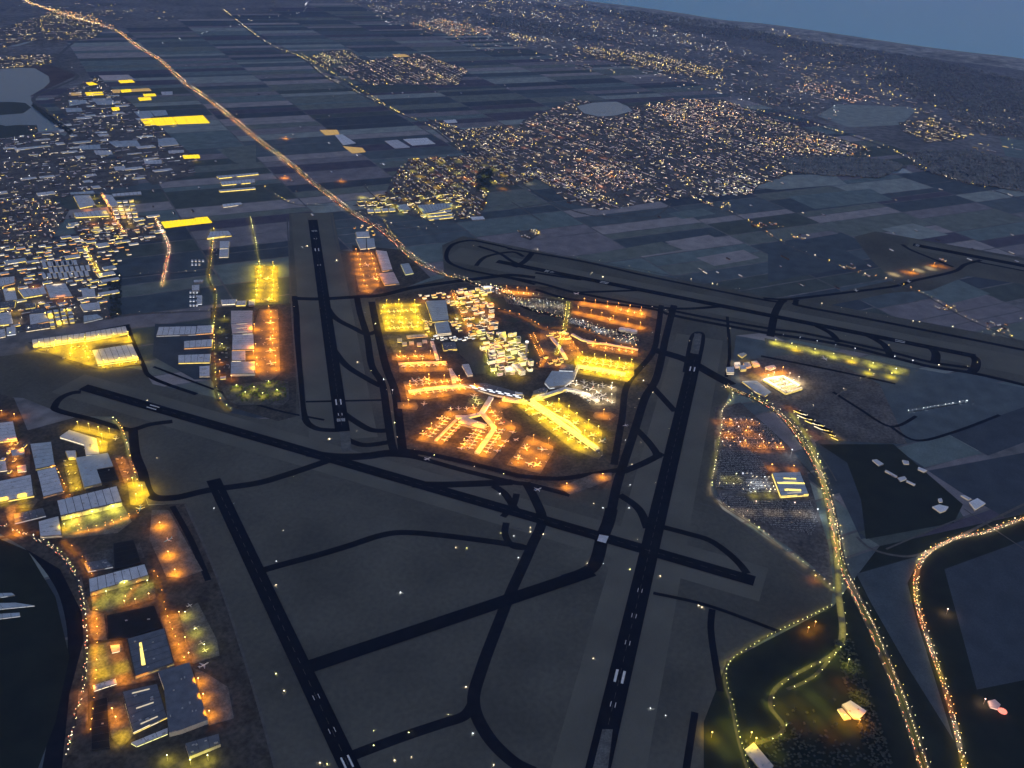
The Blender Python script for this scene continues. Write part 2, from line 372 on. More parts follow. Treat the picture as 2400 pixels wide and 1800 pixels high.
o, p, q, z = runway((1631, 830), (1390, 1850), 78); centre(o, p, q, z)
marks(o, p, q, z, dm(p, (1619, 865))); marks(o, p, q, z, dm(p, (1454, 1587)), off=13, w_=9, l_=62)
for d_ in ((1439, 1653), (1472, 1508), (1489, 1445), (1504, 1386)): marks(o, p, q, z, dm(p, d_), off=8, w_=2.4, l_=24)
o, p, q, z = runway((195, 908), (1768, 1363), 66); centre(o, p, q, z); marks(o, p, q, z, dm(p, (351, 960)))
o, p, q, z = runway((1165, 613), (2287, 836), 66); centre(o, p, q, z); marks(o, p, q, z, dm(p, (1413, 666))); marks(o, p, q, z, dm(p, (2109, 803)))
piano(o, p, q, z, dm(p, (1279, 638))); marks(o, p, q, z, dm(p, (1292, 640)), off=9, w_=4, l_=30)
o, p, q, z = runway((2140, 574), (2480, 639), 80); centre(o, p, q, z); piano(o, p, q, z, dm(p, (2150, 576)), 60)
o, p, q, z = runway((500, 1125), (850, 1865), 62); centre(o, p, q, z)
marks(o, p, q, z, dm(p, (816, 1787)), off=11, w_=6, l_=50)
for d_ in ((744, 1634), (782, 1712)): marks(o, p, q, z, dm(p, d_), off=9, w_=2, l_=22)
o, p, q, z = runway((1388, 1340), (715, 1567), 62, 'taxiway')
flat('blast_pad', SP(797, 1014, 820, 1013, 824, 1056, 801, 1060), 'pad', z=3.0)
flat('blast_pad', A(1200, 450)(1575, 1225, 1640, 1235, 1610, 1400, 1565, 1400), 'pad', z=3.0)
flat('worn_concrete', A(1200, 1350)(780, 1330, 870, 1330, 800, 1900, 640, 1900), 'pad', z=3.0)
flat('crossing_pad', A(1200, 900)(755, 1305, 835, 1320, 810, 1380, 735, 1360), 'roof', z=3.1)
TX = [
 (A(0, 900)(700, 70, 620, 80, 530, 120, 480, 180, 500, 230, 800, 310, 1050, 385, 1150, 395, 1300, 350, 1490, 325), 26),
 (A(0, 900)(1150, 400, 1170, 600, 1230, 760, 1300, 960, 1500, 985, 1800, 920, 2212, 860)+A(600, 900)(250, 790, 520, 700, 640, 655), 34),
 (A(600, 900)(450, 600, 700, 630, 950, 625, 1150, 600, 1400, 620), 50),
 (A(600, 450)(870, 900, 900, 1050, 960, 1250, 1000, 1500)+A(600, 900)(1090, 0, 1130, 250, 1170, 500, 1200, 600), 30),
 (A(600, 450)(1000, 950, 1040, 1150, 1120, 1500)+A(600, 900)(1200, 60, 1240, 350, 1270, 600), 34),
 (A(600, 450)(320, 920, 560, 925, 900, 905, 1100, 890, 1400, 820, 2000, 740, 2212, 720)+A(1200, 450)(200, 740), 40),
 (A(600, 450)(330, 900, 350, 1050, 355, 1250, 370, 1500)+A(600, 900)(385, 0, 400, 200, 440, 330, 520, 385, 620, 400, 720, 400), 26),
 (A(600, 450)(590, 950, 680, 1085, 850, 1180, 960, 1230, 1050, 1200), 30), (A(600, 450)(660, 1350, 780, 1500, 950, 1610, 1080, 1680), 30),
 (A(600, 900)(750, 250, 850, 320, 1000, 400, 1180, 400), 30), (A(600, 900)(790, 480, 830, 500, 950, 530, 1180, 500), 28), (A(600, 900)(430, 155, 1100, 140), 8),
 (A(600, 900)(1150, 600, 1400, 640, 1800, 750, 2212, 850)+A(1200, 900)(150, 870, 500, 960), 24),
 (A(600, 900)(1250, 570, 1500, 610, 1900, 700, 2212, 780)+A(1200, 900)(100, 800, 400, 820, 700, 780, 950, 740), 26),
 (A(600, 900)(1350, 870, 1700, 870, 2212, 850), 40),
 (A(600, 900)(2050, 880, 2150, 950, 2240, 1080)+A(1200, 900)(120, 1150), 26),
 (A(1200, 900)(120, 850, 200, 1000, 260, 1180, 170, 1400, 100, 1560)+A(600, 1350)(2212, 120, 2100, 400, 1950, 800, 1880, 1100, 2000, 1380, 2212, 1600, 2400, 1700), 34),
 (A(600, 1350)(1880, 1100, 1800, 1210, 1600, 1280, 1300, 1380, 1000, 1490, 820, 1560), 30),
 (A(600, 900)(-30, 1640, 200, 1570, 500, 1490, 800, 1400, 1080, 1310, 1300, 1285, 1700, 1320, 2212, 1390)+A(1200, 900)(120, 1420), 26),
 (A(1200, 900)(-80, 1150, 10, 1050, 40, 950), 20), (A(1200, 900)(110, 1420, 0, 1400, -60, 1300, -50, 1200), 20),
 (A(1200, 900)(860, 1080, 830, 1200, 780, 1330, 745, 1480, 700, 1580, 600, 1640, 450, 1690), 46),
 (A(1200, 900)(960, 760, 1150, 680, 1300, 600), 30), (A(1200, 900)(1060, 380, 1150, 470, 1230, 570, 1260, 640), 30),
 (A(1200, 900)(1190, 0, 1300, 120, 1410, 240), 30), (A(1200, 900)(930, 960, 1050, 1040, 1120, 1120, 1170, 1250), 30),
 (A(1200, 450)(1290, 980, 1260, 1200, 1210, 1400)+A(1200, 900)(1000, 0, 950, 300, 880, 700), 26),
 (A(1200, 450)(1400, 980, 1330, 1250, 1250, 1600)+A(1200, 900)(1150, 120, 1060, 400, 960, 700, 900, 900, 850, 1150), 34),
 (A(1200, 900)(1290, 1235, 1500, 1290, 1700, 1350, 1850, 1450, 1960, 1550, 2030, 1640), 24),
 (A(1200, 450)(1240, 1370, 1500, 1450, 1700, 1560, 1900, 1670), 64),
 (A(1200, 450)(1490, 1560, 1530, 1350, 1555, 1250, 1600, 1215, 1650, 1235, 1640, 1350, 1600, 1500), 14),
 (A(1200, 450)(-150, 720, 200, 780, 500, 860, 700, 900, 1200, 990, 1500, 1010, 1800, 990), 26),
 (A(1200, 450)(200, 845, 480, 925, 700, 950, 1200, 1010, 1350, 1060), 24), (A(1200, 450)(550, 870, 850, 860, 1100, 850), 20),
 (A(1200, 450)(1350, 1020, 1700, 1090, 2212, 1180)+A(1800, 450)(300, 1220, 590, 1280), 26),
 (A(1200, 450)(1350, 1060, 1700, 1130, 2212, 1220)+A(1800, 450)(600, 1315, 1000, 1410, 1400, 1510, 1790, 1570, 2300, 1690), 30),
 (A(1800, 450)(590, 1280, 1000, 1370, 1400, 1470, 1740, 1520), 26),
 (A(1800, 450)(420, 1160, 540, 1220, 610, 1300), 34), (A(1800, 450)(850, 1235, 1000, 1320, 1060, 1420), 40), (A(1800, 450)(1400, 1340, 1450, 1400, 1440, 1480), 44),
 (A(1800, 450)(1690, 1395, 1790, 1440, 1790, 1520, 1740, 1570), 44), (A(1800, 450)(120, 940, 60, 1050, 20, 1250), 40),
 (A(1200, 450)(-40, 490, 600, 600, 1200, 735, 2212, 940)+A(1800, 450)(150, 930), 22),
 (A(1800, 450)(250, 930, 240, 960, 300, 990, 1000, 1125, 2300, 1385), 28),
 (A(1800, 450)(-40, 920, 150, 930, 300, 915, 600, 880, 1100, 815, 1250, 770, 1600, 690, 1700, 630, 1840, 590), 24),
 (A(600, 450)(2212, 490, 1980, 440, 1850, 420, 1710, 450, 1650, 520, 1660, 600, 1780, 660, 1950, 700, 2212, 750)+A(1200, 450)(200, 800), 22),
 (A(600, 450)(1900, 640, 1990, 560, 2212, 520)+A(1200, 450)(100, 560), 22), (A(600, 450)(1920, 470, 2100, 530, 2212, 600)+A(1200, 450)(100, 640), 22),
 (A(1200, 450)(20, 650, 110, 600, 180, 520), 34), (A(1200, 450)(200, 700, 600, 760), 24),
 (A(1800, 450)(1160, 455, 1230, 500, 1400, 570, 1600, 650), 22), (A(1800, 450)(1780, 600, 2300, 700), 20),
 (A(1800, 450)(-60, 1420, 500, 1530, 1100, 1659), 14), (A(1800, 900)(560, 70, 780, 210, 1060, 370, 1280, 280), 10), (A(1800, 900)(1060, 370, 1280, 490, 1600, 420, 2000, 270), 10),
 (A(1200, 450)(1860, 1080, 1880, 1400, 1850, 1600), 10), (A(0, 450)(1090, 1150, 1230, 1480, 1320, 1610, 1700, 1750), 16),
 (A(1200, 1350)(1220, 150, 1700, 260, 2300, 480), 8), (A(1200, 1350)(1730, 290, 1720, 500, 1800, 1000), 16), (A(1200, 1350)(1580, 1180, 1500, 1700), 14),
 (A(0, 900)(1490, 1060, 1650, 1350, 1800, 1700), 14), (SP(360, 860, 520, 920, 640, 960, 760, 985), 6),
]
for pts, wd in TX: ribbon('taxiway', pts, wd+10, 'taxi')
# perimeter tracks
for pts in (F(620, 470, 625, 560, 632, 700, 650, 905), F(400, 1090, 470, 1250, 545, 1480, 600, 1680), F(715, 465, 735, 545, 800, 548), A(1200, 450)(1700, 1180, 1840, 1200), A(600, 900)(2212, 1240, 2300, 1260)):
    ribbon('path', pts, 9, 'path')
# ---------------------------------------------------------------- lamps
_d = G(380, 274)-G(330, 278); angL = math.atan2(_d.y, _d.x)
LC = {'yel': (1, .62, .003), 'org': (1, .31, .006), 'gre': (.78, .68, .06), 'wht': (1, .74, .40), 'cool': (.8, .9, 1), 'red': (1, .1, .04), 'pink': (1, .5, .3)}
LD = {}
def lightdata(col, P, h, size=150):
    k = (col, round(P), h, size)
    if k not in LD:
        d = bpy.data.lights.new('lamp_light', 'AREA'); d.energy = P; d.color = LC[col]
        if isinstance(size, tuple): d.shape = 'RECTANGLE'; d.size, d.size_y = size
        else: d.shape = 'DISK'; d.size = 36
        LD[k] = d
    return LD[k]
def addlight(name, col, P, loc, parent, size=150):
    o = bpy.data.objects.new(name, lightdata(col, P, 0, size)); COL.objects.link(o); o.location = loc; o.parent = parent
    return o
MASTM = {}
def mast(x, y, col, P, label, h=30, size=150, group='floodlight masts round the aprons'):
    t = thing('floodlight_mast', label, 'floodlight mast', (x, y, 1), 0, group)
    k = (h, col)
    if k not in MASTM:
        b = MB(); b.box(0, 0, 0, .8, .8, h); b2 = MB(); b2.box(0, 0, h, 5, 5, .8); b3 = MB(); b3.octa(0, 0, h+1.4, 1.5, 0, .9)
        MASTM[k] = (b.mesh('pole', ['pole']), b2.mesh('lamp_ring', ['pole']), b3.mesh('lamp_head', ['lamp_'+col]))
    for n_, me in zip(('pole', 'lamp_ring', 'lamp_head'), MASTM[k]):
        o = bpy.data.objects.new(n_, me); COL.objects.link(o); o.parent = t
    if P: addlight('floodlight', col, P, (0, 0, h-2.5), t, size)
LAMPS = []; STRIPS = []
def lamp(x, y, col, P=0, label='', h=11): LAMPS.append((dcam(x, y), x, y, col, P, label, h))
def lamps_on(P, step, col, W_=0, off=12, label='', every=1, jit=0, h=11, both=False):
    for i, (q, t) in enumerate(walk(P, step, step*.5)):
        for s in ((-1, 1) if both else (1,)):
            n = Vector((-t.y, t.x, 0))*off*s
            j = R.uniform(-jit, jit)+R.uniform(-.12, .12)*step
            if R.random() < .12: continue
            if seen(q.x, q.y): lamp(q.x+n.x+t.x*j, q.y+n.y+t.y*j, col if isinstance(col, str) else R.choice(col), 0, label, h)
def strips_on(P, col, dens, wdt=6, h=11):  # each unseen area panel stands in for a row of road lamps
    tot = sum((P[i+1]-P[i]).length for i in range(len(P)-1)); n = max(1, round(tot/150)); L = tot/n
    for q, t in walk(P, L, L*.5)[:n]:
        if seen(q.x, q.y): STRIPS.append((q.x, q.y, math.atan2(t.y, t.x), col if isinstance(col, str) else R.choice(col), dens*L, L*.8, wdt, h))
VEH = []
def traffic(P, step, off, label, dirn=1, p=.6):
    for q, t in walk(P, step, R.uniform(0, step)):
        if R.random() < p and seen(q.x, q.y, 10):
            j = R.uniform(-step*.4, step*.4); n = Vector((-t.y, t.x, 0))*(off+R.choice((-1.8, 1.8)))
            VEH.append((dcam(q.x, q.y), q.x+n.x+t.x*j, q.y+n.y+t.y*j, math.atan2(t.y*dirn, t.x*dirn), label))
def road(pts, wd, name='road', m='road', lampc=None, step=45, P=0, every=1, tr=0, label='', tl='', both=False, jit=0, off=None, dual=0):
    W_ = W(pts); C = smooth(W_)
    if dual:
        for s in (-1, 1): ribbon(name, W_, wd, m, world=True, off=s*dual)
    else: ribbon(name, W_, wd, m, world=True)
    if lampc: lamps_on(C, step, lampc, P, off if off is not None else (0 if dual else wd/2+1), label, every, jit, both=both)
    if P: strips_on(C, lampc, P/step/every*.22, max(6, wd*.5))
    if tr:
        o = dual or wd/4
        traffic(C, tr, o, tl, 1); traffic(C, tr, -o, tl, -1)
    return C
# motorways
sw = F(30, -30, 55, 0, 80, 12, 150, 35, 240, 62, 265, 75, 300, 103, 345, 130, 400, 180, 450, 215, 500, 255, 560, 305, 620, 350, 680, 400, 740, 445, 775, 470, 820, 495, 860, 530, 900, 565, 950, 590, 985, 600)
A4 = road(sw, 20, 'motorway', lampc=('yel', 'wht', 'pink', 'org'), step=40, P=13000, every=3, tr=14, label='street lamp along the motorway that climbs to the upper left', tl='car with lights on, on the motorway that climbs to the upper left', dual=13, both=True, off=24)
mid = SP(1068, 651, 1100, 660, 1130, 670, 1180, 682, 1230, 720, 1280, 735, 1330, 748, 1400, 768, 1450, 782, 1498, 800)
C = road(mid, 18, 'motorway', 'taxi', lampc=('wht', 'gre'), step=34, tr=20, label='street lamp along the motorway behind the terminal car parks', tl='car with lights on, on the motorway behind the terminal', dual=12, both=True, off=20)
se = F(1562, 834, 1590, 845, 1640, 866, 1690, 900, 1730, 950, 1765, 1010, 1790, 1080, 1805, 1150, 1818, 1220, 1850, 1290, 1880, 1350, 1910, 1420, 1935, 1480, 1965, 1560, 1990, 1640, 2010, 1700)
road(se, 18, 'motorway', lampc=('gre', 'wht', 'yel'), step=48, P=16000, every=2, tr=9, label='street lamp along the motorway at the lower right', tl='car with headlights on, on the motorway at the lower right', dual=11, both=True, off=22)
a9 = F(2250, 1105, 2212, 1120, 2130, 1150, 2060, 1165, 2000, 1200, 1980, 1240, 1978, 1290, 1990, 1340, 2010, 1400, 2035, 1470, 2055, 1540, 2070, 1600, 2090, 1700)
road(a9, 20, 'motorway', lampc=('org', 'yel', 'wht'), step=42, P=30000, every=2, tr=10, label='street lamp along the orange-lit motorway at the right edge', tl='car with lights on, on the orange-lit motorway at the right edge', both=True, off=10)
road(F(1705, 890, 1740, 940, 1765, 1000, 1785, 1080, 1798, 1150, 1808, 1220, 1812, 1290, 1820, 1360, 1815, 1395), 26, 'railway', 'path', lampc='gre', step=60, P=12000, every=1, label='street lamp over the olive-lit railway beside the motorway')
road(F(1815, 1395, 1790, 1420, 1740, 1445, 1690, 1475, 1668, 1500, 1665, 1530, 1690, 1565, 1680, 1590, 1620, 1610), 16, lampc='gre', step=42, P=11000, every=1, label='street lamp along the curved slip road at the lower right')
road(F(1815, 1395, 1760, 1460, 1700, 1490), 14, lampc='gre', step=50, P=9000, label='street lamp on the slip road below the bend')
road(F(1797, 1308, 1750, 1332, 1700, 1355, 1650, 1380, 1610, 1405, 1580, 1425, 1565, 1450, 1566, 1480, 1578, 1520, 1590, 1580, 1600, 1620, 1620, 1680), 9, lampc=('gre',), step=24, P=2600, every=1, label='street lamp on the bead-like lit road beside the lower right airfield edge')
road(F(1850, 1160, 1880, 1185, 1930, 1200, 1980, 1200, 2040, 1175, 2212, 1090, 2260, 1070), 14, m='path', label='')
road(SP(1700, 905, 1715, 930, 1690, 965, 1688, 1000, 1675, 1080, 1665, 1140, 1672, 1165, 1700, 1190, 1760, 1230, 1850, 1300, 1930, 1365, 1955, 1390), 9, m='path', lampc=('gre', 'wht'), step=30, P=2400, every=1, label='street lamp on the perimeter road round the car park')
road(SP(1955, 1390, 1900, 1360, 1830, 1310, 1700, 1205, 1640, 1180), 7, m='path')
road(A(1800, 900)(0, 180, 200, 340, 330, 470, 440, 610, 520, 720, 590, 840), 7, m='path')
# other roads
road(F(480, 20, 570, 90, 650, 125, 700, 165, 760, 195, 850, 240, 930, 275, 1000, 330, 1035, 350, 1045, 375), 24, m='path', lampc=('wht', 'yel'), step=65, label='street lamp along the straight polder road', jit=40)
road(F(650, 118, 770, 190, 870, 250), 10, m='path', lampc='yel', step=60, jit=20, label='street lamp along the straight polder road')
N2 = road(A(1800, 0)(-500, 860, 280, 1050, 700, 1170, 1000, 1270, 1200, 1370, 1350, 1460, 1600, 1560, 1960, 1650, 2400, 1800), 34, m='path', lampc=('wht', 'yel'), step=50, label='street lamp along the pale road at the right edge', jit=20)
vil = F(1480, 425, 1500, 430, 1600, 470, 1700, 530, 1830, 580, 1930, 610, 2000, 640, 2080, 685, 2160, 720, 2260, 760)
VR = road(vil, 14, m='path', lampc=('wht', 'org', 'yel'), step=45, label='street lamp along the village road through the right fields', jit=30)
road(A(0, 0)(1380, 390, 1500, 350, 1700, 310, 1870, 260, 2050, 225, 2190, 190)+A(600, 0)(160, 150, 310, 130, 430, 90, 440, 30, 520, 0), 12, m='path', lampc='cool', step=110, label='street lamp along the road at the top left', jit=40)
road(A(0, 0)(2190, 190, 2000, 100, 2212, 75), 10, m='path', lampc='wht', step=160)
road(F(335, 470, 350, 500, 365, 535, 360, 570, 350, 620), 14, lampc=('wht', 'yel', 'red', 'pink'), step=26, P=9000, every=2, tr=14, tl='car with lights on, on the local road between the dark fields', label='street lamp on the local road between the dark fields', both=True)
road(F(250, 600, 345, 592, 450, 588), 8, lampc='wht', step=60, label='street lamp on the cross road between dark fields')
road(F(460, 490, 455, 560, 450, 600, 465, 640, 460, 700, 462, 800, 470, 860, 500, 890), 14, lampc=('org', 'gre', 'yel'), step=44, P=14000, every=2, label='street lamp on the road west of the cargo sheds')
road(F(0, 730, 120, 700, 280, 680, 460, 672), 14, m='path', lampc=('gre', 'wht'), step=120, label='street lamp on the road north of the business park', tr=60)
road(F(540, 470, 558, 560, 562, 600), 9, m='path', lampc='gre', step=50, P=5000, label='street lamp on the lane above the yellow apron')
road(F(-20, 1130, 40, 1150, 120, 1190, 165, 1250, 180, 1320, 185, 1400, 180, 1480, 160, 1560, 140, 1640), 12, lampc=('wht', 'gre'), step=30, tr=22, tl='car with lights on, on the road by the lower left canal', label='street lamp on the road by the lower left canal')
road(F(90, 1130, 175, 1210, 200, 1270, 205, 1350, 205, 1420, 200, 1500, 190, 1590), 14, lampc='org', step=44, P=16000, every=1, label='orange street lamp west of the hangars')
road(F(270, 1300, 330, 1240, 360, 1340, 400, 1440), 10, lampc='org', step=40, P=9000, every=1, label='orange street lamp behind the hangar aprons')
road(F(110, 1000, 140, 1060, 165, 1110, 180, 1150, 300, 1110), 14, lampc='org', step=34, P=15000, every=1, label='orange street lamp between the business park sheds', both=True)
road(F(240, 905, 262, 930, 282, 1000, 300, 1060), 9, m='path', lampc=('gre', 'org'), step=30, P=3500, every=1, label='street lamp on the fence road east of the business park')
road(F(-10, 1165, 60, 1155, 150, 1145), 12, lampc='org', step=36, P=12000, label='orange street lamp south of the business park')
road(F(150, 490, 240, 470, 262, 500, 240, 530), 9, lampc=('yel', 'wht'), step=40, label='street lamp in the estate left of the dark fields')
road(A(0, 450)(730, 480, 780, 570, 840, 680, 880, 740), 16, lampc='yel', step=30, P=14000, every=2, both=True, label='yellow street lamp on the lit avenue by the saw-tooth sheds')
road(A(0, 450)(880, 20, 940, 130, 1000, 250, 1080, 370), 14, lampc='org', step=40, P=14000, every=2, both=True, label='orange street lamp on the avenue through the upper left estate')
road(A(0, 0)(290, 880, 400, 960, 520, 1040, 620, 1110), 8, m='path', lampc='yel', step=120, jit=40, label='street lamp on the lake dyke')
road(F(1200, 770, 1212, 740, 1222, 700, 1228, 650), 20, lampc=('gre', 'yel'), step=26, P=12000, every=1, both=True, label='street lamp on the lit viaduct over the motorway')
road(B(1120, 660)(320, 500, 600, 560, 880, 680, 1050, 780, 1230, 830, 1500, 800, 1800, 840, 2200, 980)+B(1300, 660)(1440, 1150), 16, lampc='org', step=36, P=12000, every=1, label='orange street lamp on the curved access road')
road(B(1120, 660)(920, 900, 980, 1050, 1080, 1250, 1130, 1400, 1000, 1480), 26, lampc='org', step=26, P=15000, every=1, both=True, label='orange street lamp on the terminal forecourt road')
road(B(1120, 660)(0, 60, 200, 80, 350, 130, 600, 220, 900, 240, 1300, 290, 1540, 350), 10, m='path', lampc=('wht', 'gre'), step=34, P=3000, every=2, label='street lamp on the road behind the northern car park')
road(B(860, 660)(1480, 180, 1560, 400, 1640, 560, 1750, 800, 1850, 950), 18, lampc='org', step=34, P=15000, every=1, both=True, label='orange street lamp on the avenue between the offices')
road(B(860, 660)(1640, 520, 1940, 510, 2080, 780, 2120, 850), 10, lampc=('org', 'wht'), step=30, P=8000, label='street lamp on the office loop road')
road(B(860, 660)(1990, 1050, 2050, 1300, 2070, 1460, 2200, 1640), 14, lampc=('yel', 'gre'), step=26, P=10000, label='yellow street lamp beside the dark lawn')
road(A(1800, 900)(1200, 250, 1730, 160), 6, m='road', lampc='cool', step=26, label='white lamp in the straight row on the dark field')
road(F(1790, 1130, 1780, 1060, 1730, 1000), 8)
road(SP(1860, 975, 1940, 940, 2020, 890, 2060, 880), 10, m='path', lampc='wht', step=110, label='street lamp on the road right of the courtyard building')
road(A(1800, 900)(1690, 1080, 1850, 1190, 2212, 1430, 2400, 1560), 7, m='path')
road(A(1800, 900)(1020, 1430, 1350, 1290, 1700, 1150), 9, m='path')
for pts in (F(1450, 440, 1400, 470, 1250, 460, 1130, 400), A(1200, 450)(0, 90, 250, 250), A(1200, 450)(0, 150, 330, 95), A(1200, 450)(350, 120, 600, 180, 760, 215, 1100, 180, 1400, 130)):
    road(pts, 14, m='path')
road(A(1200, 450)(-40, 480, 300, 520, 600, 580, 1200, 690, 1900, 840, 2212, 885)+A(1800, 450)(130, 910), 8, m='path', lampc='wht', step=150, jit=60, label='street lamp on the service road along the far runway')
road(A(1800, 450)(310, 945, 1000, 1090, 1750, 1205, 2300, 1320), 8, m='path', lampc='wht', step=150, jit=60, label='street lamp on the service road along the far runway')
road(A(600, 450)(1100, 250, 1150, 340, 1200, 400), 8, m='path', lampc='yel', step=36)
road(A(600, 450)(870, 180, 1050, 230, 1200, 290, 1500, 330), 10, m='path', lampc='wht', step=60)
road(A(600, 450)(930, -60, 1000, 20, 1130, 110)+A(600, 450)(1480, 250, 1570, 330), 12, m='path', lampc='wht', step=80)
road(A(600, 450)(40, -60, 300, 100, 620, 115), 10, m='path', lampc=('wht', 'yel'), step=60)

ROADZ = _z[0]+.03
# ---------------------------------------------------------------- aprons with their floodlights
def pool(pts, col, P, label, sp=95, m='apron', h=40, size=150, ground=True, z=None, jit=.1):
    if ground: flat('apron', pts, m)
    poly = [xy(v) for v in W(pts)]; poly = ccw(poly)
    # grid along the first edge
    a = Vector((*poly[0], 0)); e = (Vector((*poly[1], 0))-a).normalized(); n = Vector((-e.y, e.x, 0))
    us = [(Vector((*p, 0))-a).dot(e) for p in poly]; vs_ = [(Vector((*p, 0))-a).dot(n) for p in poly]
    nu = max(1, round((max(us)-min(us))/sp)); nv = max(1, round((max(vs_)-min(vs_))/sp)); k = 0
    for i in range(nu):
        for j in range(nv):
            q = a+e*(min(us)+(i+.5+R.uniform(-jit, jit))*(max(us)-min(us))/nu)+n*(min(vs_)+(j+.5+R.uniform(-jit, jit))*(max(vs_)-min(vs_))/nv)
            if inside(q.x, q.y, poly): mast(q.x, q.y, col, P, label, h, size); k += 1
    if k == 0:
        cx = sum(p[0] for p in poly)/len(poly); cyy = sum(p[1] for p in poly)/len(poly); mast(cx, cyy, col, P, label, h, size)
PW = 50000
POOLS = [
 (B(440, 500)(1150, 900, 1560, 920, 1575, 1545, 1180, 1555), 'yel', 1.0, 75, 'floodlight mast on the yellow cargo apron beside the left runway'),
 (B(440, 720)(1235, 40, 1560, 40, 1600, 1160, 1400, 1290, 1270, 1270, 1170, 1150, 1170, 930, 1010, 915, 1010, 765, 1160, 745, 1140, 350), 'org', .95, 75, 'floodlight mast on the long orange cargo apron left of the runway'),
 (A(600, 450)(840, 525, 1010, 515, 1045, 600, 1080, 700, 1060, 820, 990, 885, 890, 860, 855, 700), 'org', .6, 85, 'floodlight mast on the orange apron right of the left runway top'),
 (B(860, 660)(200, 390, 850, 370, 930, 560, 1000, 760, 1000, 870, 320, 880), 'yel', 1.1, 75, 'floodlight mast on the square yellow apron at the terminal corner'),
 (B(860, 660)(430, 1285, 1100, 1275, 1240, 1350, 430, 1365), 'org', 1.2, 70, 'floodlight mast on the narrow amber strip left of the terminal'),
 (B(860, 660)(540, 1400, 1350, 1385, 1420, 1560, 560, 1580), 'org', .7, 75, 'floodlight mast at the pier with slanting jets'),
 (B(900, 850)(330, 330, 1150, 270, 1400, 380, 1720, 540, 1560, 610, 1320, 545, 700, 650, 400, 640), 'org', .9, 75, 'floodlight mast on the crowded orange apron south of the lawn'),
 (B(900, 850)(230, 690, 570, 700, 600, 770, 560, 830, 240, 800), 'org', .6, 90, 'floodlight mast over the lone orange patch left of the piers'),
 (B(900, 850)(1050, 850, 1640, 790, 1690, 860, 1350, 900, 1330, 1040, 1330, 1120, 1000, 1430, 540, 1355, 1000, 950), 'org', .8, 72, 'floodlight mast on the left arm of the orange pier apron'),
 (B(1060, 900)(700, 300, 1000, 290, 1050, 400, 850, 460, 900, 600, 1110, 750, 1050, 860, 690, 1310, 85, 1165, 440, 770, 620, 745, 560, 480), 'org', .95, 72, 'floodlight mast on the right arm of the orange pier apron'),
 (B(1060, 900)(1290, 890, 1740, 1080, 1750, 1170, 1520, 1560, 940, 1405, 1200, 1050), 'org', .85, 80, 'floodlight mast on the detached square orange apron'),
 (B(1180, 850)(480, 640, 960, 700, 1700, 1180, 1720, 1600, 1640, 1680, 1180, 1500, 220, 750), 'yel', .95, 72, 'floodlight mast on the bright yellow diagonal pier apron'),
 (B(1180, 850)(1580, 860, 1850, 860, 1950, 920, 1850, 1000, 1600, 990, 1540, 930), 'org', .8, 120, 'floodlight mast over the lone amber oval right of the piers'),
 (B(1180, 850)(1200, 340, 1960, 430, 1930, 750, 1500, 740, 1150, 480), 'wht', .42, 85, 'floodlight mast on the whitish pier apron'),
 (SP(1345, 843, 1362, 834, 1486, 851, 1486, 880, 1470, 897, 1352, 877), 'yel', 1.15, 70, 'floodlight mast on the yellow apron at the right pier'),
 (B(1300, 660)(430, 340, 1000, 430, 1600, 545, 1560, 650, 900, 500, 380, 420), 'org', 1.0, 70, 'floodlight mast on the upper of two orange strips'),
 (B(1300, 660)(300, 515, 900, 620, 1600, 800, 1500, 850, 900, 720, 280, 565), 'org', 1.0, 70, 'floodlight mast on the lower of two orange strips'),
 (B(1300, 660)(560, 1100, 900, 1080, 1440, 1180, 1440, 1310, 1000, 1240, 600, 1170), 'org', .75, 75, 'floodlight mast on the salmon apron right of the terminal'),
 (B(1120, 660)(400, 140, 960, 200, 930, 255, 410, 195), 'org', 1.1, 70, 'floodlight mast on the short orange strip behind the car parks'),
 (B(1300, 660)(200, 900, 330, 1050, 460, 1260, 400, 1320, 250, 1200, 40, 950), 'org', .8, 70, 'floodlight mast in the orange corner beside the right pier'),
 (C6(0, 980)(1390, 280, 1560, 350, 1540, 500, 1440, 505), 'yel', .9, 60, 'floodlight mast right of the angular grey shed'),
 (C6(0, 980)(1100, 100, 1700, 250, 1600, 310, 1040, 175), 'yel', .6, 60, 'floodlight mast behind the angular grey shed'),
 (C6(0, 980)(1830, 930, 2080, 920, 2160, 1120, 2020, 1270, 1880, 1260), 'yel', 1.0, 60, 'floodlight mast on the small bright yellow yard'),
 (D(0, 620)(280, 695, 700, 630, 1075, 595, 1095, 645, 800, 680, 760, 700, 800, 825, 1160, 780, 1170, 825, 830, 870), 'yel', .85, 62, 'floodlight mast in the triangular yellow lorry yard'),
 (D(1660, 760)(410, 420, 620, 380, 640, 420, 450, 450), 'org', .8, 60, 'floodlight mast behind the courtyard building'),
 (D(1660, 760)(450, 450, 640, 420, 780, 500, 650, 570), 'wht', .8, 60, 'floodlight mast in the courtyard building'),
]
for pts, col, k, sp, lab in POOLS: pool(pts, col, PW*k*.95, lab, sp*1.15)
def spots(P, col, Pw, label, m=None, h=25):
    for x, y in P:
        v = G(x, y); mast(v.x, v.y, col, Pw*.4, label, h)
flat('apron', A(1800, 450)(-30, 1265, 300, 1320, 700, 1410, 1230, 1530, 1220, 1600, 700, 1500, 300, 1400, -20, 1335), 'pad')
spots(A(1800, 450)(60, 1310, 200, 1340, 400, 1390, 560, 1430, 900, 1510, 1100, 1560), 'gre', 40000, 'floodlight mast on the long pale yellow strip at the right')
spots(A(1800, 450)(240, 1370, 720, 1470, 870, 1570, 1060, 1600), 'yel', 50000, 'floodlight mast below the long pale yellow strip')
flat('apron', C6(0, 980)(890, 1500, 1780, 1270, 1900, 1500, 1700, 1659, 900, 1750), 'pad')
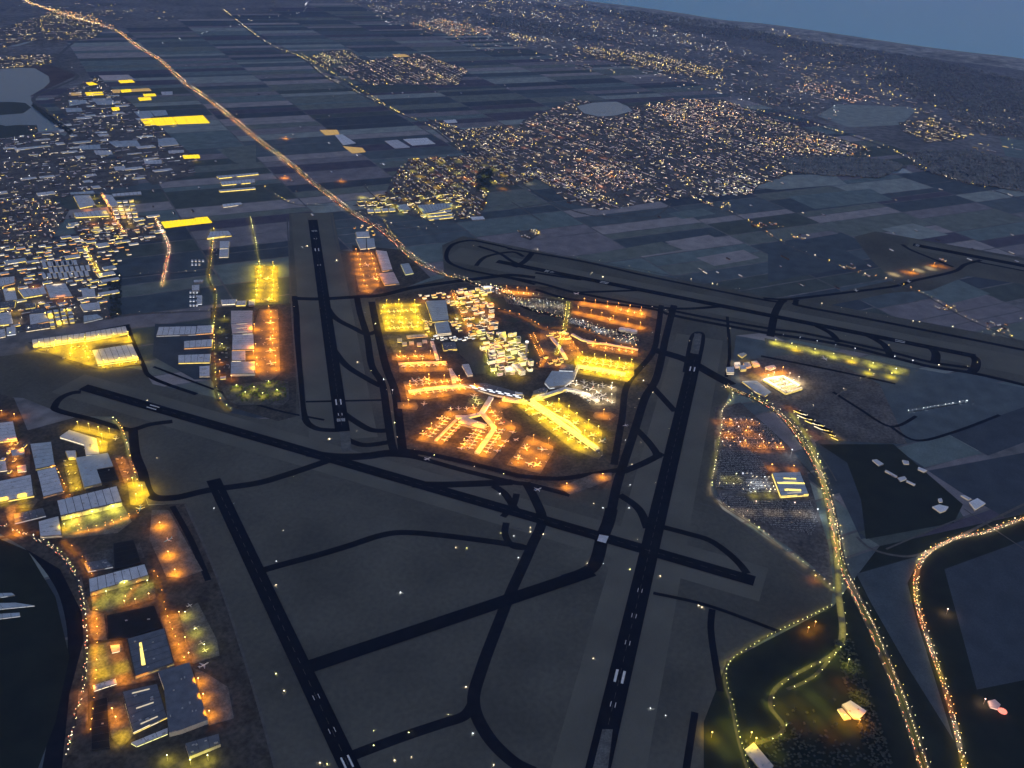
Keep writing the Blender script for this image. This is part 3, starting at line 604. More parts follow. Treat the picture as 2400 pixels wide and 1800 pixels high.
flat('apron', D(180, 1180)(620, 60, 760, 60, 1040, 560, 880, 620, 740, 610, 600, 300), 'pad')
flat('apron', D(180, 1430)(850, 40, 1000, -60, 1160, 250, 1180, 380, 960, 450, 900, 250), 'pad')
flat('apron', D(180, 1430)(960, 480, 1060, 520, 1250, 640, 1300, 900, 1090, 960), 'pad')
spots(C6(0, 980)(1040, 1500, 1340, 1420, 1640, 1340), 'gre', 60000, 'floodlight mast on the olive apron before the long hangar')
spots(C6(0, 980)(940, 1600), 'yel', 30000, 'floodlight mast at the corner of the olive apron')
spots(D(180, 1180)(690, 200, 760, 440, 815, 590), 'org', 75000, 'floodlight mast on the orange hangar apron')
spots(D(180, 1180)(250, 770, 400, 700, 590, 680), 'gre', 20000, 'floodlight mast before the pale-fronted hangar')
spots(D(180, 1180)(400, 850, 600, 790, 490, 835), 'org', 14000, 'floodlight mast by the row of orange lights')
spots(D(180, 1430)(900, 60, 980, 200, 1060, 330), 'gre', 17000, 'floodlight mast on the olive apron with three propeller aircraft')
spots(D(180, 1430)(1010, 610, 1050, 740, 1100, 880), 'org', 40000, 'floodlight mast along the flame-orange hangar side')
spots(D(180, 1430)(900, 270, 930, 400, 850, 60), 'org', 15000, 'floodlight mast on the orange road beside the olive apron')
spots(D(180, 1430)(300, 860, 330, 930), 'org', 32000, 'floodlight mast left of the courtyard hangar')
spots(A(0, 1350)(1450, 1600, 1800, 1600, 1650, 1640), 'gre', 24000, 'floodlight mast before the lowest hangar')
flat('apron', A(1200, 900)(410, 900, 520, 850, 700, 780, 860, 770, 860, 830, 700, 890, 500, 960), 'pad')
spots(A(1200, 900)(470, 900, 780, 815), 'org', 52000, 'floodlight mast on the small apron below the diagonal pier')
spots(A(0, 900)(20, 270, 130, 300), 'org', 30000, 'floodlight mast above the leftmost shed')
spots(D(1660, 960)(160, 220, 300, 290, 450, 300, 590, 320, 180, 120, 320, 180), 'org', 26000, 'floodlight mast in the orange-lit part of the car park')
spots(D(1660, 960)(680, 390, 890, 885), 'cool', 14000, 'tall white light mast beside the car park', h=40)
spots(D(1660, 960)(520, 490, 700, 500), 'org', 22000, 'floodlight mast above the white-edged hall')
spots(D(1660, 960)(380, 715, 500, 715), 'gre', 12000, 'floodlight mast left of the white-edged hall')
spots(A(1800, 1350)(340, 490, 400, 440), 'org', 40000, 'floodlight mast in the round orange yard at the lower right')
spots(A(1800, 1350)(650, 1250, 780, 1290), 'org', 40000, 'floodlight mast at the bright service station')
spots(A(1800, 1350)(680, 795), 'gre', 30000, 'tall yellow-green light mast at the lower right', h=40)
spots(A(1800, 1350)(400, 40), 'org', 9000, 'floodlight mast on the rust-coloured patch below the car park')
spots(A(1800, 1350)(1540, 330, 1860, 1110), 'pink', 20000, 'floodlight mast on the pinkish patch at the right')
spots(A(1200, 1350)(1720, 1400, 2060, 1400, 2100, 1450), 'yel', 22000, 'floodlight mast at the bright lot on the bottom edge')
spots(A(600, 900)(1180, 90), 'cool', 2500, 'small lamp beside the left taxiway')
spots(B(440, 720)(560, 1180, 760, 1260, 560, 980), 'org', 20000, 'floodlight mast in the lorry yard left of the cargo sheds')
spots(B(440, 720)(600, 700, 560, 420, 640, 220), 'gre', 20000, 'floodlight mast on the road side of the cargo sheds')
spots(B(440, 720)(850, 1420, 1150, 1450, 1400, 1350, 1000, 1540, 1300, 1560, 1550, 1500), 'gre', 24000, 'lamp mast among the trees of the round-cornered car park')
spots(A(1800, 450)(1250, 700, 1430, 640), 'org', 60000, 'floodlight mast on the orange patch by the far link taxiway')
spots(D(0, 620)(420, 440, 560, 400, 500, 500), 'yel', 26000, 'floodlight mast in the bright yellow depot')
spots(D(140, 420)(290, 160, 330, 220, 500, 250, 580, 260), 'yel', 20000, 'floodlight mast in the upper left estate')
spots(A(0, 0)(1500, 1090, 1700, 1400), 'yel', 9000, 'floodlight mast beside a glowing greenhouse')
spots(A(600, 0)(260, 1200), 'org', 40000, 'lamp mast on the orange loop beside the motorway')
spots(A(600, 0)(250, 1540, 740, 1570), 'org', 50000, 'lamp mast on the orange loop near the airport motorway')
spots(A(0, 900)(80, 520, 200, 600), 'org', 14000, 'floodlight mast behind the left sheds')

APZ = _z[0]+.1
strips_on(W(A(1800, 450)(0, 1300, 350, 1365, 700, 1440, 1220, 1560)), 'gre', 120, 60, 16)
def glow(poly, col, P, sp=110, h=16, ground=None, w_=80, l_=50):
    """street and yard lighting of a built-up quarter"""
    if ground: flat('yard', poly, ground)
    Q = [xy(v) for v in W(poly)]; cx = sum(p[0] for p in Q)/len(Q); cyy = sum(p[1] for p in Q)/len(Q); a = math.atan2(ax.y, ax.x)
    for i in range(-12, 13):
        for j in range(-12, 13):
            x, y = cx+sp*(i*math.cos(a)-j*math.sin(a)), cyy+sp*(i*math.sin(a)+j*math.cos(a))
            if inside(x, y, Q): STRIPS.append((x, y, a, col if isinstance(col, str) else R.choice(col), P*R.uniform(.35, 1.0), w_, l_, h))
glow(B(860, 660)(1400, 180, 2150, 100, 2200, 850, 1900, 1000, 1650, 980, 1500, 500), ('org', 'yel', 'org'), 26000, 100, 30, 'yard')
glow(B(1120, 660)(0, 880, 560, 880, 800, 1050, 900, 1420, 1000, 1520, 700, 1659, 300, 1659, 60, 1150), ('yel', 'gre', 'org', 'wht'), 26000, 90, 38, 'yard')
glow(B(860, 660)(880, 330, 1000, 330, 1160, 900, 1040, 940), ('org', 'yel'), 26000, 80, 24, 'yard')
glow(B(860, 660)(340, 930, 1100, 900, 1300, 1330, 520, 1400), ('org', 'yel'), 12000, 100, 30, 'yard')
glow(B(1120, 660)(1080, 850, 1500, 850, 1750, 1280, 1450, 1500, 1050, 1500), 'org', 26000, 100, 26, 'yard')
glow(B(900, 850)(1500, 520, 1850, 560, 1680, 860, 1400, 800), ('org', 'gre'), 12000, 90, 26, 'yard')
glow(A(0, 450)(0, 780, 620, 760, 700, 1150, 0, 1180), ('yel', 'wht', 'org'), 9000, 130, 20)
glow(A(0, 450)(650, 60, 1180, 60, 1150, 330, 700, 330), ('yel', 'yel', 'org'), 9000, 120, 20)
glow(A(600, 450)(820, 40, 1850, 0, 1700, 240, 1000, 200), ('yel', 'gre'), 12000, 160, 20)
glow(A(600, 0)(1250, 1380, 2060, 1340, 2200, 1659, 1450, 1659), ('yel', 'gre', 'org'), 14000, 190, 20)
glow(A(1200, 0)(-100, 1050, 500, 1050, 900, 1400, 1000, 1620, 0, 1640), ('org', 'wht', 'pink'), 9000, 300, 20)
glow(C6(0, 980)(880, 1500, 1780, 1270, 1850, 1480, 1650, 1620, 900, 1700), ('yel', 'gre'), 9000, 80, 20)
glow(D(180, 1180)(600, 100, 760, 80, 960, 560, 740, 600), 'org', 9000, 80, 20)
glow(D(180, 1180)(60, 430, 520, 330, 560, 450, 100, 560), 'org', 12000, 70, 16, 'yard')
glow(C6(0, 980)(900, 600, 1090, 600, 1200, 1050, 1010, 1080), ('org', 'yel'), 20000, 55, 16, 'yard', 50, 40)
glow(C6(0, 980)(440, 900, 560, 1180, 480, 1300, 0, 1320, 0, 1230, 490, 1130), ('org', 'yel'), 14000, 70, 16, 'yard', 50, 30)
glow(C6(0, 980)(50, 1320, 230, 1300, 240, 1600, 400, 1800, 200, 1700), 'org', 22000, 60, 16, 'yard', 50, 40)
glow(C6(0, 980)(0, 340, 440, 330, 430, 820, 0, 880), ('org', 'org', 'yel'), 16000, 70, 16, 'yard', 50, 40)
glow(C6(0, 980)(1620, 520, 1780, 560, 1960, 850, 1800, 960, 1700, 700), 'org', 14000, 60, 16, 'yard', 50, 40)
glow(A(0, 1350)(700, 0, 780, 300, 900, 330, 930, 560, 800, 560, 740, 330, 690, 60), 'org', 22000, 60, 16, 'yard', 60, 40)
glow(A(0, 1350)(770, 600, 1050, 560, 1150, 850, 1400, 830, 1380, 900, 800, 1000, 740, 900), ('org', 'org', 'yel'), 18000, 60, 16, 'yard', 50, 40)
glow(A(0, 1350)(780, 130, 1330, 60, 1350, 200, 920, 320, 800, 300), ('gre', 'org'), 16000, 70, 16, 'yard', 60, 40)
glow(A(0, 1350)(1380, 350, 1540, 330, 1680, 720, 1500, 760), 'org', 16000, 60, 16, 'yard', 50, 40)
glow(A(0, 1350)(920, 1100, 1060, 1080, 1160, 1380, 1050, 1500, 960, 1400), ('org', 'yel'), 22000, 60, 16, 'yard', 50, 40)
glow(A(0, 1350)(680, 1000, 760, 1000, 760, 1280, 660, 1300), 'org', 12000, 60, 16, 'yard', 50, 40)
glow(A(1800, 1350)(160, 1000, 620, 900, 900, 1150, 800, 1400, 300, 1400, 0, 1450, -100, 1350), ('org', 'gre', 'yel'), 9000, 70, 18)
glow(A(1200, 1350)(1600, 1350, 2212, 1250, 2400, 1500, 2100, 1659, 1650, 1500), ('yel', 'gre'), 8000, 70, 18)
glow(A(1800, 450)(960, 700, 1420, 600, 1600, 660, 1200, 760), ('org', 'wht'), 30000, 130, 20)
glow(D(1660, 760)(130, 300, 440, 290, 440, 470, 200, 480), ('org', 'yel', 'wht'), 10000, 90, 20)
glow(A(1800, 900)(150, 200, 560, 380, 660, 440, 560, 500, 420, 500), ('yel', 'wht', 'org'), 8000, 80, 18)
# ---------------------------------------------------------------- buildings
BLD = []
def building(name, label, cat, pts, h, roof='roof', wall='wall', lit=None, bands=1, n_unit=6, sky=None, doors=None, group=None, world=False, panels=True, bright='win', z0=1.0, winh=2.5):
    P = pts if world else [xy(v) for v in W(pts, h)]
    P = ccw(P); cx = sum(p[0] for p in P)/len(P); cyy = sum(p[1] for p in P)/len(P)
    BLD.append((cx, cyy, max(math.hypot(p[0]-cx, p[1]-cyy) for p in P)))
    t = thing(name, label, cat, (cx, cyy, 0), 0, group)
    Q = [(p[0]-cx, p[1]-cyy) for p in P]; b = MB(); b.prism(Q, z0-.5, h-.6); b.obj('wall', wall, t)
    n = len(Q)
    ins = [(q[0]*.985, q[1]*.985) for q in Q]
    b = MB(); b.prism([(q[0]*1.008, q[1]*1.008) for q in Q], h-.6, h, 0); rf = b.obj('roof', 'gap' if (panels and n == 4) else roof, t)
    if panels and n == 4:
        e0 = math.dist(Q[0], Q[1]); e1 = math.dist(Q[1], Q[2]); q = Q if e0 >= e1 else Q[1:]+Q[:1]
        L = max(e0, e1); k = max(2, min(12, int(L/28)))
        for i in range(k):
            a0, a1 = i/k+.003+.3/L, (i+1)/k-.003-.3/L; lo, hi = .02, .98
            def bl(s, r):
                x0 = [q[0][d]*(1-s)+q[1][d]*s for d in (0, 1)]; x1 = [q[3][d]*(1-s)+q[2][d]*s for d in (0, 1)]
                return (x0[0]*(1-r)+x1[0]*r, x0[1]*(1-r)+x1[1]*r)
            b = MB(); zz = h+.2+.25*(i % 2); pp = [bl(a0, lo), bl(a1, lo), bl(a1, hi), bl(a0, hi)]
            b.prism(pp, h-.2, zz)
            b.obj('roof_panel', roof, rf)
            if sky and i % sky == 0:
                b = MB(); b.prism([bl(a0+(a1-a0)*.42, .25), bl(a0+(a1-a0)*.58, .25), bl(a0+(a1-a0)*.58, .75), bl(a0+(a1-a0)*.42, .75)], zz, zz+.8)
                b.obj('skylight', 'dim_wht', t)
    mx = [min(q[0] for q in Q), max(q[0] for q in Q), min(q[1] for q in Q), max(q[1] for q in Q)]
    for i in range(n_unit):
        for _ in range(20):
            x, y = R.uniform(mx[0], mx[1]), R.uniform(mx[2], mx[3])
            if inside(x/.8, y/.8, Q):
                b = MB(); a = math.atan2(Q[1][1]-Q[0][1], Q[1][0]-Q[0][0])
                b.box(x, y, h, R.uniform(4, 10), R.uniform(3, 6), R.uniform(1.5, 3), a, 0); b.obj('roof_unit', 'unit', t); break
    tocam = Vector((CAM.x-cx, CAM.y-cyy))
    for i in range(n):
        a, c_ = Vector(Q[i]), Vector(Q[(i+1) % n]); e = c_-a; L = e.length
        if L < 8: continue
        e /= L; nn = Vector((e.y, -e.x))
        if nn.dot(tocam.normalized()) < -.2: continue
        if doors and i == doors[0]:
            k = doors[1]; hh = h*.8
            for j in range(k):
                s0, s1 = L*(j/k)+1, L*((j+1)/k)-1; b = MB(); o_ = nn*(.25+.25*(j % 2)); p, q_ = a+e*s0+o_, a+e*s1+o_
                b.face([(p.x, p.y, 1), (q_.x, q_.y, 1), (q_.x, q_.y, hh), (p.x, p.y, hh)]); b.obj('door_panel', doors[2] if len(doors) > 2 else 'wallw', t)
            continue
        if lit:
            for f in range(bands):
                zb = (h-.6)*(f+.45)/bands; k = max(1, int(L/(24 if L < 150 else 40)))
                for j in range(k):
                    if R.random() < .12: continue
                    s0, s1 = L*j/k+1.2, L*(j+1)/k-1.2; p, q_ = a+e*s0+nn*.15, a+e*s1+nn*.15; hh = min(winh, h*.5/bands+.5)
                    b = MB(); b.face([(p.x, p.y, zb), (q_.x, q_.y, zb), (q_.x, q_.y, zb+hh), (p.x, p.y, zb+hh)])
                    col = lit if isinstance(lit, str) else R.choice(lit)
                    b.obj('window', bright+'_'+col, t)  # glowing band, also stands in for lamplight on the facade
    return t
def bl(tile, coords, h, label, cat='building', **k):
    nm = k.pop('name', cat.replace(' ', '_')); return building(nm, label, cat, tile(*coords), h, **k)
c0 = C6(0, 980)
bl(c0, (430, 370, 740, 340, 790, 670, 510, 730), 14, 'grey square shed behind its darker twin, left of the angular shed', 'warehouse', roof='roof2', lit='yel', bright='dim')
bl(c0, (530, 760, 800, 700, 920, 1050, 620, 1130), 14, 'darker grey square shed in front of its twin, left of an orange street', 'warehouse', roof='roof', lit='org', bright='dim')
bl(c0, (860, 265, 1000, 170, 1385, 290, 1430, 510, 1235, 530, 1212, 372), 16, 'bent grey shed wrapped by yellow light at the field corner', 'warehouse', lit='wht', panels=False, n_unit=6, bright='win', winh=5)
bl(c0, (1090, 570, 1550, 500, 1630, 690, 1390, 732, 1460, 930, 1210, 990), 16, 'L-shaped pale grey shed beside a black-roofed block', 'warehouse', roof='roof2', lit='yel', panels=False, n_unit=6, bright='dim')
bl(c0, (1395, 740, 1632, 700, 1715, 890, 1462, 932), 12, 'black-roofed block tucked into the L-shaped shed', 'warehouse', roof='roofb', wall='card', n_unit=1)
bl(c0, (-120, 930, 450, 812, 490, 1110, -80, 1215), 15, 'long grey shed with a yellow-lit loading side at the left edge', 'warehouse', lit=('yel', 'gre'), winh=4)
bl(c0, (820, 1185, 1680, 975, 1755, 1200, 872, 1405), 26, 'large hangar whose long pale yellow front is floodlit', 'hangar', doors=(0, 9, 'wallw'), n_unit=4)
bl(c0, (550, 1490, 845, 1410, 890, 1680, 575, 1700), 16, 'grey block adjoining the left end of the floodlit hangar', 'hangar', lit='wht', bright='dim')
bl(c0, (195, 1380, 620, 1290, 660, 1400, 210, 1510), 10, 'low dark blue building with white lamps left of the floodlit hangar', 'office building', roof='roofd', lit='cool', bright='dim')
bl(c0, (-60, 75, 190, 45, 250, 310, -50, 340), 13, 'topmost grey shed at the left edge under orange lights', 'warehouse', lit='yel', winh=4)
bl(c0, (150, 465, 350, 430, 355, 520, 175, 548), 18, 'small pale domed-looking block between left sheds', 'building', roof='roof2', wall='roofd', n_unit=1)
bl(c0, (940, 470, 1090, 465, 1100, 570, 985, 585), 12, 'tiny pale block with yellow sides inside the bent shed yard', 'office building', lit='yel', n_unit=1)
bl(c0, (-60, 615, 80, 615, 105, 745, -50, 765), 10, 'small grey building at the left edge above the long shed', 'building', lit='wht')
bl(c0, (240, 690, 370, 670, 380, 760, 250, 770), 8, 'little pinkish roofed building on the orange street', 'building', roof='roofp', lit='wht', n_unit=1)
d1 = D(180, 1180)
bl(d1, (100, 622, 560, 500, 592, 590, 108, 735), 22, 'grey-roofed hangar with pale front above the olive yard', 'hangar', doors=(0, 7, 'wall'), n_unit=4)
bl(d1, (60, 490, 240, 460, 300, 520, 90, 560), 9, 'dark low offices behind the pale-fronted hangar', 'office building', roof='roofd', lit='cool', bright='dim')
bl(d1, (300, 330, 470, 300, 530, 480, 310, 540), 10, 'black unlit block behind the pale-fronted hangar', 'building', roof='roofb', wall='card', n_unit=0)
d2 = D(180, 1430)
t = bl(d2, (415, 238, 725, 148, 803, 430, 480, 545), 20, 'dark blue square hangar with a bright yellow skylight slit', 'hangar', roof='roofd', lit='yel', bright='dim')
P = W(d2(515, 270, 535, 265, 568, 450, 535, 455), 21.5); b = MB(); b.prism([(p.x-t.location.x, p.y-t.location.y) for p in P], 20, 21.5); b.obj('lit_skylight', 'win_yel', t)
t = bl(d2, (672, 508, 930, 432, 1082, 902, 860, 985, 760, 1010, 720, 640), 22, 'largest hangar with dark two-tone roof, flame-orange light on its right side', 'hangar', roof='roofd', wall='wallw', panels=False, n_unit=8)
a1 = A(0, 1350)
bl(a1, (1055, 1000, 1360, 930, 1445, 1210, 1150, 1350), 12, 'dark courtyard block with white-lit edges left of the largest hangar', 'office building', roof='roofd', wall='wallw', lit=('yel', 'wht'), bands=2, n_unit=8, sky=2)
bl(a1, (1130, 1440, 1450, 1310, 1450, 1360, 1180, 1470), 8, 'narrow pale ledge of a building in front of the courtyard block', 'building', lit='gre')
bl(a1, (1600, 1445, 1890, 1360, 1905, 1450, 1635, 1560), 14, 'lowest small grey hangar with a pale lit front', 'hangar', roof='roofd', wall='wallw', doors=(0, 5, 'wallw'))
bl(a1, (925, 340, 1330, 255, 1400, 440, 1110, 530, 940, 545), 10, 'big black unlit block above the square dark blue hangar', 'building', roof='roofb', wall='card', n_unit=2, panels=False)
bl(a1, (800, 945, 1000, 885, 1010, 925, 810, 990), 9, 'narrow building with warm lit windows west of the courtyard block', 'office building', lit='wht')
bl(a1, (950, 600, 1035, 590, 1035, 645, 965, 660), 9, 'small mauve-roofed building left of the square hangar', 'building', roof='roofp', lit='wht', n_unit=1)
bl(a1, (785, 1085, 925, 1045, 950, 1480, 790, 1500), 6, 'long black unlit block on the orange street bottom left', 'building', roof='roofb', wall='card', n_unit=1)
bl(a1, (-60, 150, 100, 145, 130, 165, -60, 190), 6, 'uppermost of three pale greenhouses left of the canal', 'greenhouse', roof='roof2', lit='cool', bright='dim', n_unit=0)
bl(a1, (-60, 235, 130, 230, 300, 255, -60, 290), 6, 'middle one of three pale greenhouses left of the canal', 'greenhouse', roof='roof2', lit='cool', bright='dim', n_unit=0)
bl(a1, (-60, 330, 170, 315, 175, 345, -60, 375), 6, 'lowest of three pale greenhouses left of the canal', 'greenhouse', roof='roof2', lit='cool', bright='dim', n_unit=0)
b1 = B(440, 720)
bl(b1, (740, 60, 1130, 58, 1122, 250, 742, 285), 16, 'farthest pinkish cargo shed in the row beside the orange apron', 'cargo shed', roof='roofp', lit='wht')
bl(b1, (742, 290, 1122, 255, 1120, 440, 762, 455), 16, 'second pinkish cargo shed with a white roof stripe', 'cargo shed', roof='roofp', lit='wht', sky=2)
bl(b1, (770, 472, 1142, 468, 1152, 718, 760, 732), 16, 'grey cargo shed in the middle of the row beside the orange apron', 'cargo shed', lit='org')
bl(b1, (757, 762, 1000, 757, 1000, 915, 760, 918), 14, 'small grey cargo shed set back behind a lit truck yard', 'cargo shed', lit='wht')
bl(b1, (738, 945, 1170, 938, 1160, 1142, 738, 1150), 18, 'nearest bluish cargo shed at the lower end of the orange apron', 'cargo shed', roof='roof2', wall='wallw', lit='wht', bright='dim')
bl(b1, (560, 1200, 660, 1190, 660, 1230, 560, 1240), 8, 'tiny lit gatehouse under the nearest cargo shed', 'building', lit='yel', n_unit=0)
a2 = A(0, 450)
bl(a2, (1372, 1165, 1700, 1158, 1690, 1228, 1350, 1240), 12, 'far left dark grey shed in the small estate beside the cargo road', 'warehouse', lit='cool', bright='dim')
bl(a2, (1702, 1156, 1850, 1150, 1842, 1215, 1692, 1226), 12, 'far right dark grey shed in the small estate beside the cargo road', 'warehouse', lit='org')
bl(a2, (1590, 1288, 1842, 1270, 1830, 1335, 1590, 1348), 12, 'grey shed between two rows of orange lights in the small estate', 'warehouse', lit='org')
bl(a2, (1540, 1408, 1822, 1398, 1812, 1470, 1540, 1475), 12, 'wide grey shed with yellow front in the small estate', 'warehouse', lit='yel', winh=4)
bl(a2, (1722, 1508, 1812, 1500, 1812, 1590, 1722, 1592), 10, 'small lone pale shed at the bottom of the small estate', 'warehouse', roof='roof', lit='wht', bright='dim')
bl(a2, (272, 1275, 735, 1215, 728, 1280, 285, 1345), 15, 'long left shed behind the triangular yellow yard', 'warehouse', lit='yel', winh=5)
bl(a2, (737, 1212, 1085, 1158, 1105, 1215, 742, 1285), 15, 'long right shed behind the triangular yellow yard', 'warehouse', lit='yel', winh=5)
bl(a2, (795, 1365, 1140, 1310, 1200, 1440, 845, 1492), 15, 'large grey shed inside the triangular yellow yard', 'warehouse', lit='yel', winh=5)
d3 = D(0, 620)
bl(d3, (20, 202, 122, 190, 145, 288, 45, 302), 15, 'square grey shed at the left edge behind yellow lamps', 'warehouse', lit='yel')
bl(d3, (148, 205, 362, 182, 388, 240, 198, 272), 15, 'long grey shed with dark lower half in the business park', 'warehouse', lit='yel', winh=5)
bl(d3, (370, 168, 542, 155, 602, 260, 410, 276), 15, 'big pale shed with a greenish lamp on its roof', 'warehouse', lit='org')
bl(d3, (670, 212, 782, 197, 792, 262, 682, 272), 13, 'pale shed at the upper right of the business park', 'warehouse', lit='wht')
bl(d3, (658, 328, 822, 310, 832, 368, 690, 382), 13, 'pale grey shed with white signs below it', 'warehouse', lit='wht')
bl(d3, (690, 422, 800, 410, 850, 440, 690, 476), 12, 'bluish shed at the lower right corner of the business park', 'warehouse', roof='roof2', lit='cool', bright='dim')
bl(d3, (-50, 410, 92, 390, 112, 488, -40, 502), 13, 'grey shed with yellow front at the left edge', 'warehouse', lit='yel', winh=5)
bl(d3, (240, 412, 372, 402, 412, 465, 248, 498), 13, 'mauve-grey shed left of the bright yellow depot', 'warehouse', lit='org')
bl(d3, (-60, 115, 120, 96, 122, 150, -40, 192), 13, 'grey shed above orange lamps at the left edge', 'warehouse', lit='org')
bl(d3, (210, 505, 405, 480, 412, 520, 215, 550), 10, 'low dark building with a warm front near the motorway verge', 'warehouse', roof='roofd', lit='wht')
bl(d3, (0, 310, 130, 300, 120, 350, 0, 362), 12, 'dark shed over a row of yellow lamps at the left', 'warehouse', roof='roofd', lit='yel', winh=5)
bl(d3, (200, 320, 295, 315, 290, 350, 210, 362), 12, 'small dark office in the middle of the business park', 'office building', roof='roofd', lit='yel')
bl(d3, (250, 370, 370, 362, 380, 395, 250, 405), 12, 'dark low block above the mauve-grey shed', 'office building', roof='roofd', lit='wht')
bl(d3, (-10, 540, 40, 530, 45, 590, -10, 600), 12, 'small shed at the left edge by the reddish verge', 'warehouse', lit='wht')
bl(d3, (50, 520, 125, 510, 130, 570, 55, 580), 12, 'small grey shed with white front by the reddish verge', 'warehouse', lit='cool')
k = 0
for i in range(4):
    for j in range(4):
        x, y = 388+j*54+i*8, 385-j*10+i*34
        building('office_building', 'brightly lit yellow office block in the packed depot of the business park', 'office building', d3(x, y, x+38, y-5, x+42, y+16, x+4, y+21), R.choice((12, 16, 22)), lit='yel', bands=2, n_unit=1, group='lit office blocks of the yellow depot', panels=False)
ORD_ = ['first', 'second', 'third', 'fourth', 'fifth', 'sixth', 'seventh', 'eighth', 'ninth', 'tenth']
# saw-tooth sheds
for r_, (x0, y0, n_) in enumerate(((360, 605, 6), (440, 600, 5), (410, 655, 8), (350, 705, 9))):
    for j in range(n_):
        x = x0+j*46+(r_*3); y = y0-j*(3 if r_ else 4)
        building('industrial_shed', ORD_[j]+' narrow saw-tooth shed from the left in row '+('one', 'two', 'three', 'four')[r_]+' of the packed block', 'industrial shed', a2(x, y, x+30, y-3, x+44, y+38, x+14, y+42), 9, roof='roof', lit='wht', n_unit=0, group='narrow saw-tooth sheds', panels=False, bright='dim')
b2 = B(440, 500)
bl(b2, (550, 482, 722, 480, 710, 598, 550, 602), 12, 'upper of two bright grey square roofs beside orange lorries', 'warehouse', lit='wht')
bl(b2, (548, 622, 712, 610, 700, 745, 538, 752), 12, 'lower of two bright grey square roofs beside orange lorries', 'warehouse', lit='wht')
bl(b2, (105, 1152, 270, 1147, 250, 1190, 102, 1192), 12, 'upper lilac-grey roof in the dark block', 'building', roof='roof')
bl(b2, (70, 1242, 203, 1230, 200, 1328, 70, 1332), 14, 'lower lilac-grey roof in the dark block', 'building', roof='roof')
bl(b2, (1052, 1502, 1160, 1490, 1150, 1580, 1050, 1582), 14, 'small grey roof at the lower left corner of the yellow apron', 'building', lit='wht')
bl(b2, (570, 1492, 850, 1482, 820, 1560, 590, 1572), 12, 'long pale-fronted building under the dark field', 'office building', lit='wht', winh=5)
bl(b2, (850, 1512, 1012, 1508, 1002, 1582, 830, 1588), 12, 'yellow-lit building under the dark field', 'office building', lit='yel', winh=5)
bl(b2, (390, 312, 700, 300, 760, 372, 330, 430), 14, 'bright cream-lit elongated building on the field', 'office building', lit='yel', bands=2, winh=5)
bl(b2, (165, 1420, 245, 1415, 245, 1560, 160, 1565), 10, 'narrow grey building among white lamps in the dark block', 'building', lit='cool')
for i in range(12):
    x, y = 30+(i % 3)*55, 1340+(i//3)*75
    building('shed', 'tiny white-lit shed in the dark block', 'shed', b2(x, y, x+32, y, x+34, y+26, x, y+28), 8, lit='cool', group='tiny white-lit sheds in the dark block', n_unit=0, panels=False)
for i in range(7):
    x, y = 60+(i % 4)*62, 800+(i//4)*60
    building('shed', 'tiny white-lit shed beside the orange road', 'shed', b2(x, y, x+32, y, x+34, y+26, x, y+28), 8, lit=('cool', 'wht'), group='tiny white-lit sheds beside the orange road', n_unit=0, panels=False)
d4 = D(140, 420)
bl(d4, (112, 137, 250, 130, 300, 212, 165, 238), 12, 'large ribbed pale shed in the upper left estate', 'warehouse', roof='roof', lit='yel', winh=5)
bl(d4, (112, 277, 380, 250, 410, 300, 132, 315), 12, 'wide dark-centred grey shed with yellow front in the upper left estate', 'warehouse', lit='yel', winh=5)
bl(d4, (430, 120, 670, 100, 678, 126, 440, 142), 8, 'long thin pale greenhouse at the top of the upper left estate', 'greenhouse', roof='roof', n_unit=0)
bl(d4, (82, 110, 278, 95, 292, 118, 92, 127), 8, 'long thin bluish shed at the top left of the estate', 'warehouse', roof='roof2', n_unit=0)
bl(d4, (340, 125, 430, 130, 490, 215, 400, 222), 10, 'grey shed right of the estate avenue', 'warehouse', lit='yel')
for i in range(5):
    for j in range(4):
        x, y = 420+j*50+(i*9), 180+i*32-j*3
        building('warehouse', 'small cream-lit warehouse in the tight rows right of the estate avenue', 'warehouse', d4(x, y, x+40, y-3, x+42, y+12, x+4, y+15), 9, lit=('yel', 'wht'), n_unit=1, panels=False, group='cream-lit warehouses right of the estate avenue', winh=5)
a6 = A(600, 450)
bl(a6, (1212, 112, 1300, 105, 1342, 150, 1242, 165), 14, 'blue-grey shed by the road in the far trading estate', 'warehouse', roof='roof2', lit='yel')
bl(a6, (1392, 112, 1700, 92, 1690, 130, 1450, 190), 14, 'wide blue-grey shed in the far trading estate', 'warehouse', roof='roof2', lit='yel')
bl(a6, (862, 402, 950, 400, 952, 485, 900, 490), 12, 'left of two blue-grey halls beside the motorway', 'warehouse', roof='roof2', lit='wht')
bl(a6, (955, 400, 1022, 400, 1032, 475, 960, 485), 12, 'right of two blue-grey halls beside the motorway', 'warehouse', roof='roof2', lit='wht')
bl(a6, (1035, 502, 1130, 512, 1180, 668, 1090, 680), 14, 'upper grey freight hall along the orange apron', 'cargo shed', lit='org')
bl(a6, (1062, 702, 1190, 690, 1240, 788, 1112, 800), 14, 'lower mauve freight hall along the orange apron', 'cargo shed', roof='roofp', lit='org')
bl(a6, (1250, 622, 1322, 615, 1362, 698, 1292, 710), 12, 'isolated bluish hall under the motorway bend', 'warehouse', roof='roof2', lit='gre')
bl(a6, (860, 345, 975, 340, 985, 385, 870, 390), 10, 'cream-lit small hall above the two blue-grey halls', 'warehouse', lit='wht')
bl(a6, (1850, 215, 1960, 208, 1980, 235, 1870, 243), 9, 'single white roof on the far field', 'greenhouse', roof='roofw', n_unit=0)
for i in range(4):
    x, y = 960+i*62, 150-i*4
    building('warehouse', 'pale warehouse with yellow edge in the row above the pond', 'warehouse', a6(x, y, x+52, y-4, x+60, y+24, x+8, y+28), 9, lit='yel', n_unit=0, panels=False, group='row of pale warehouses above the pond', winh=5)
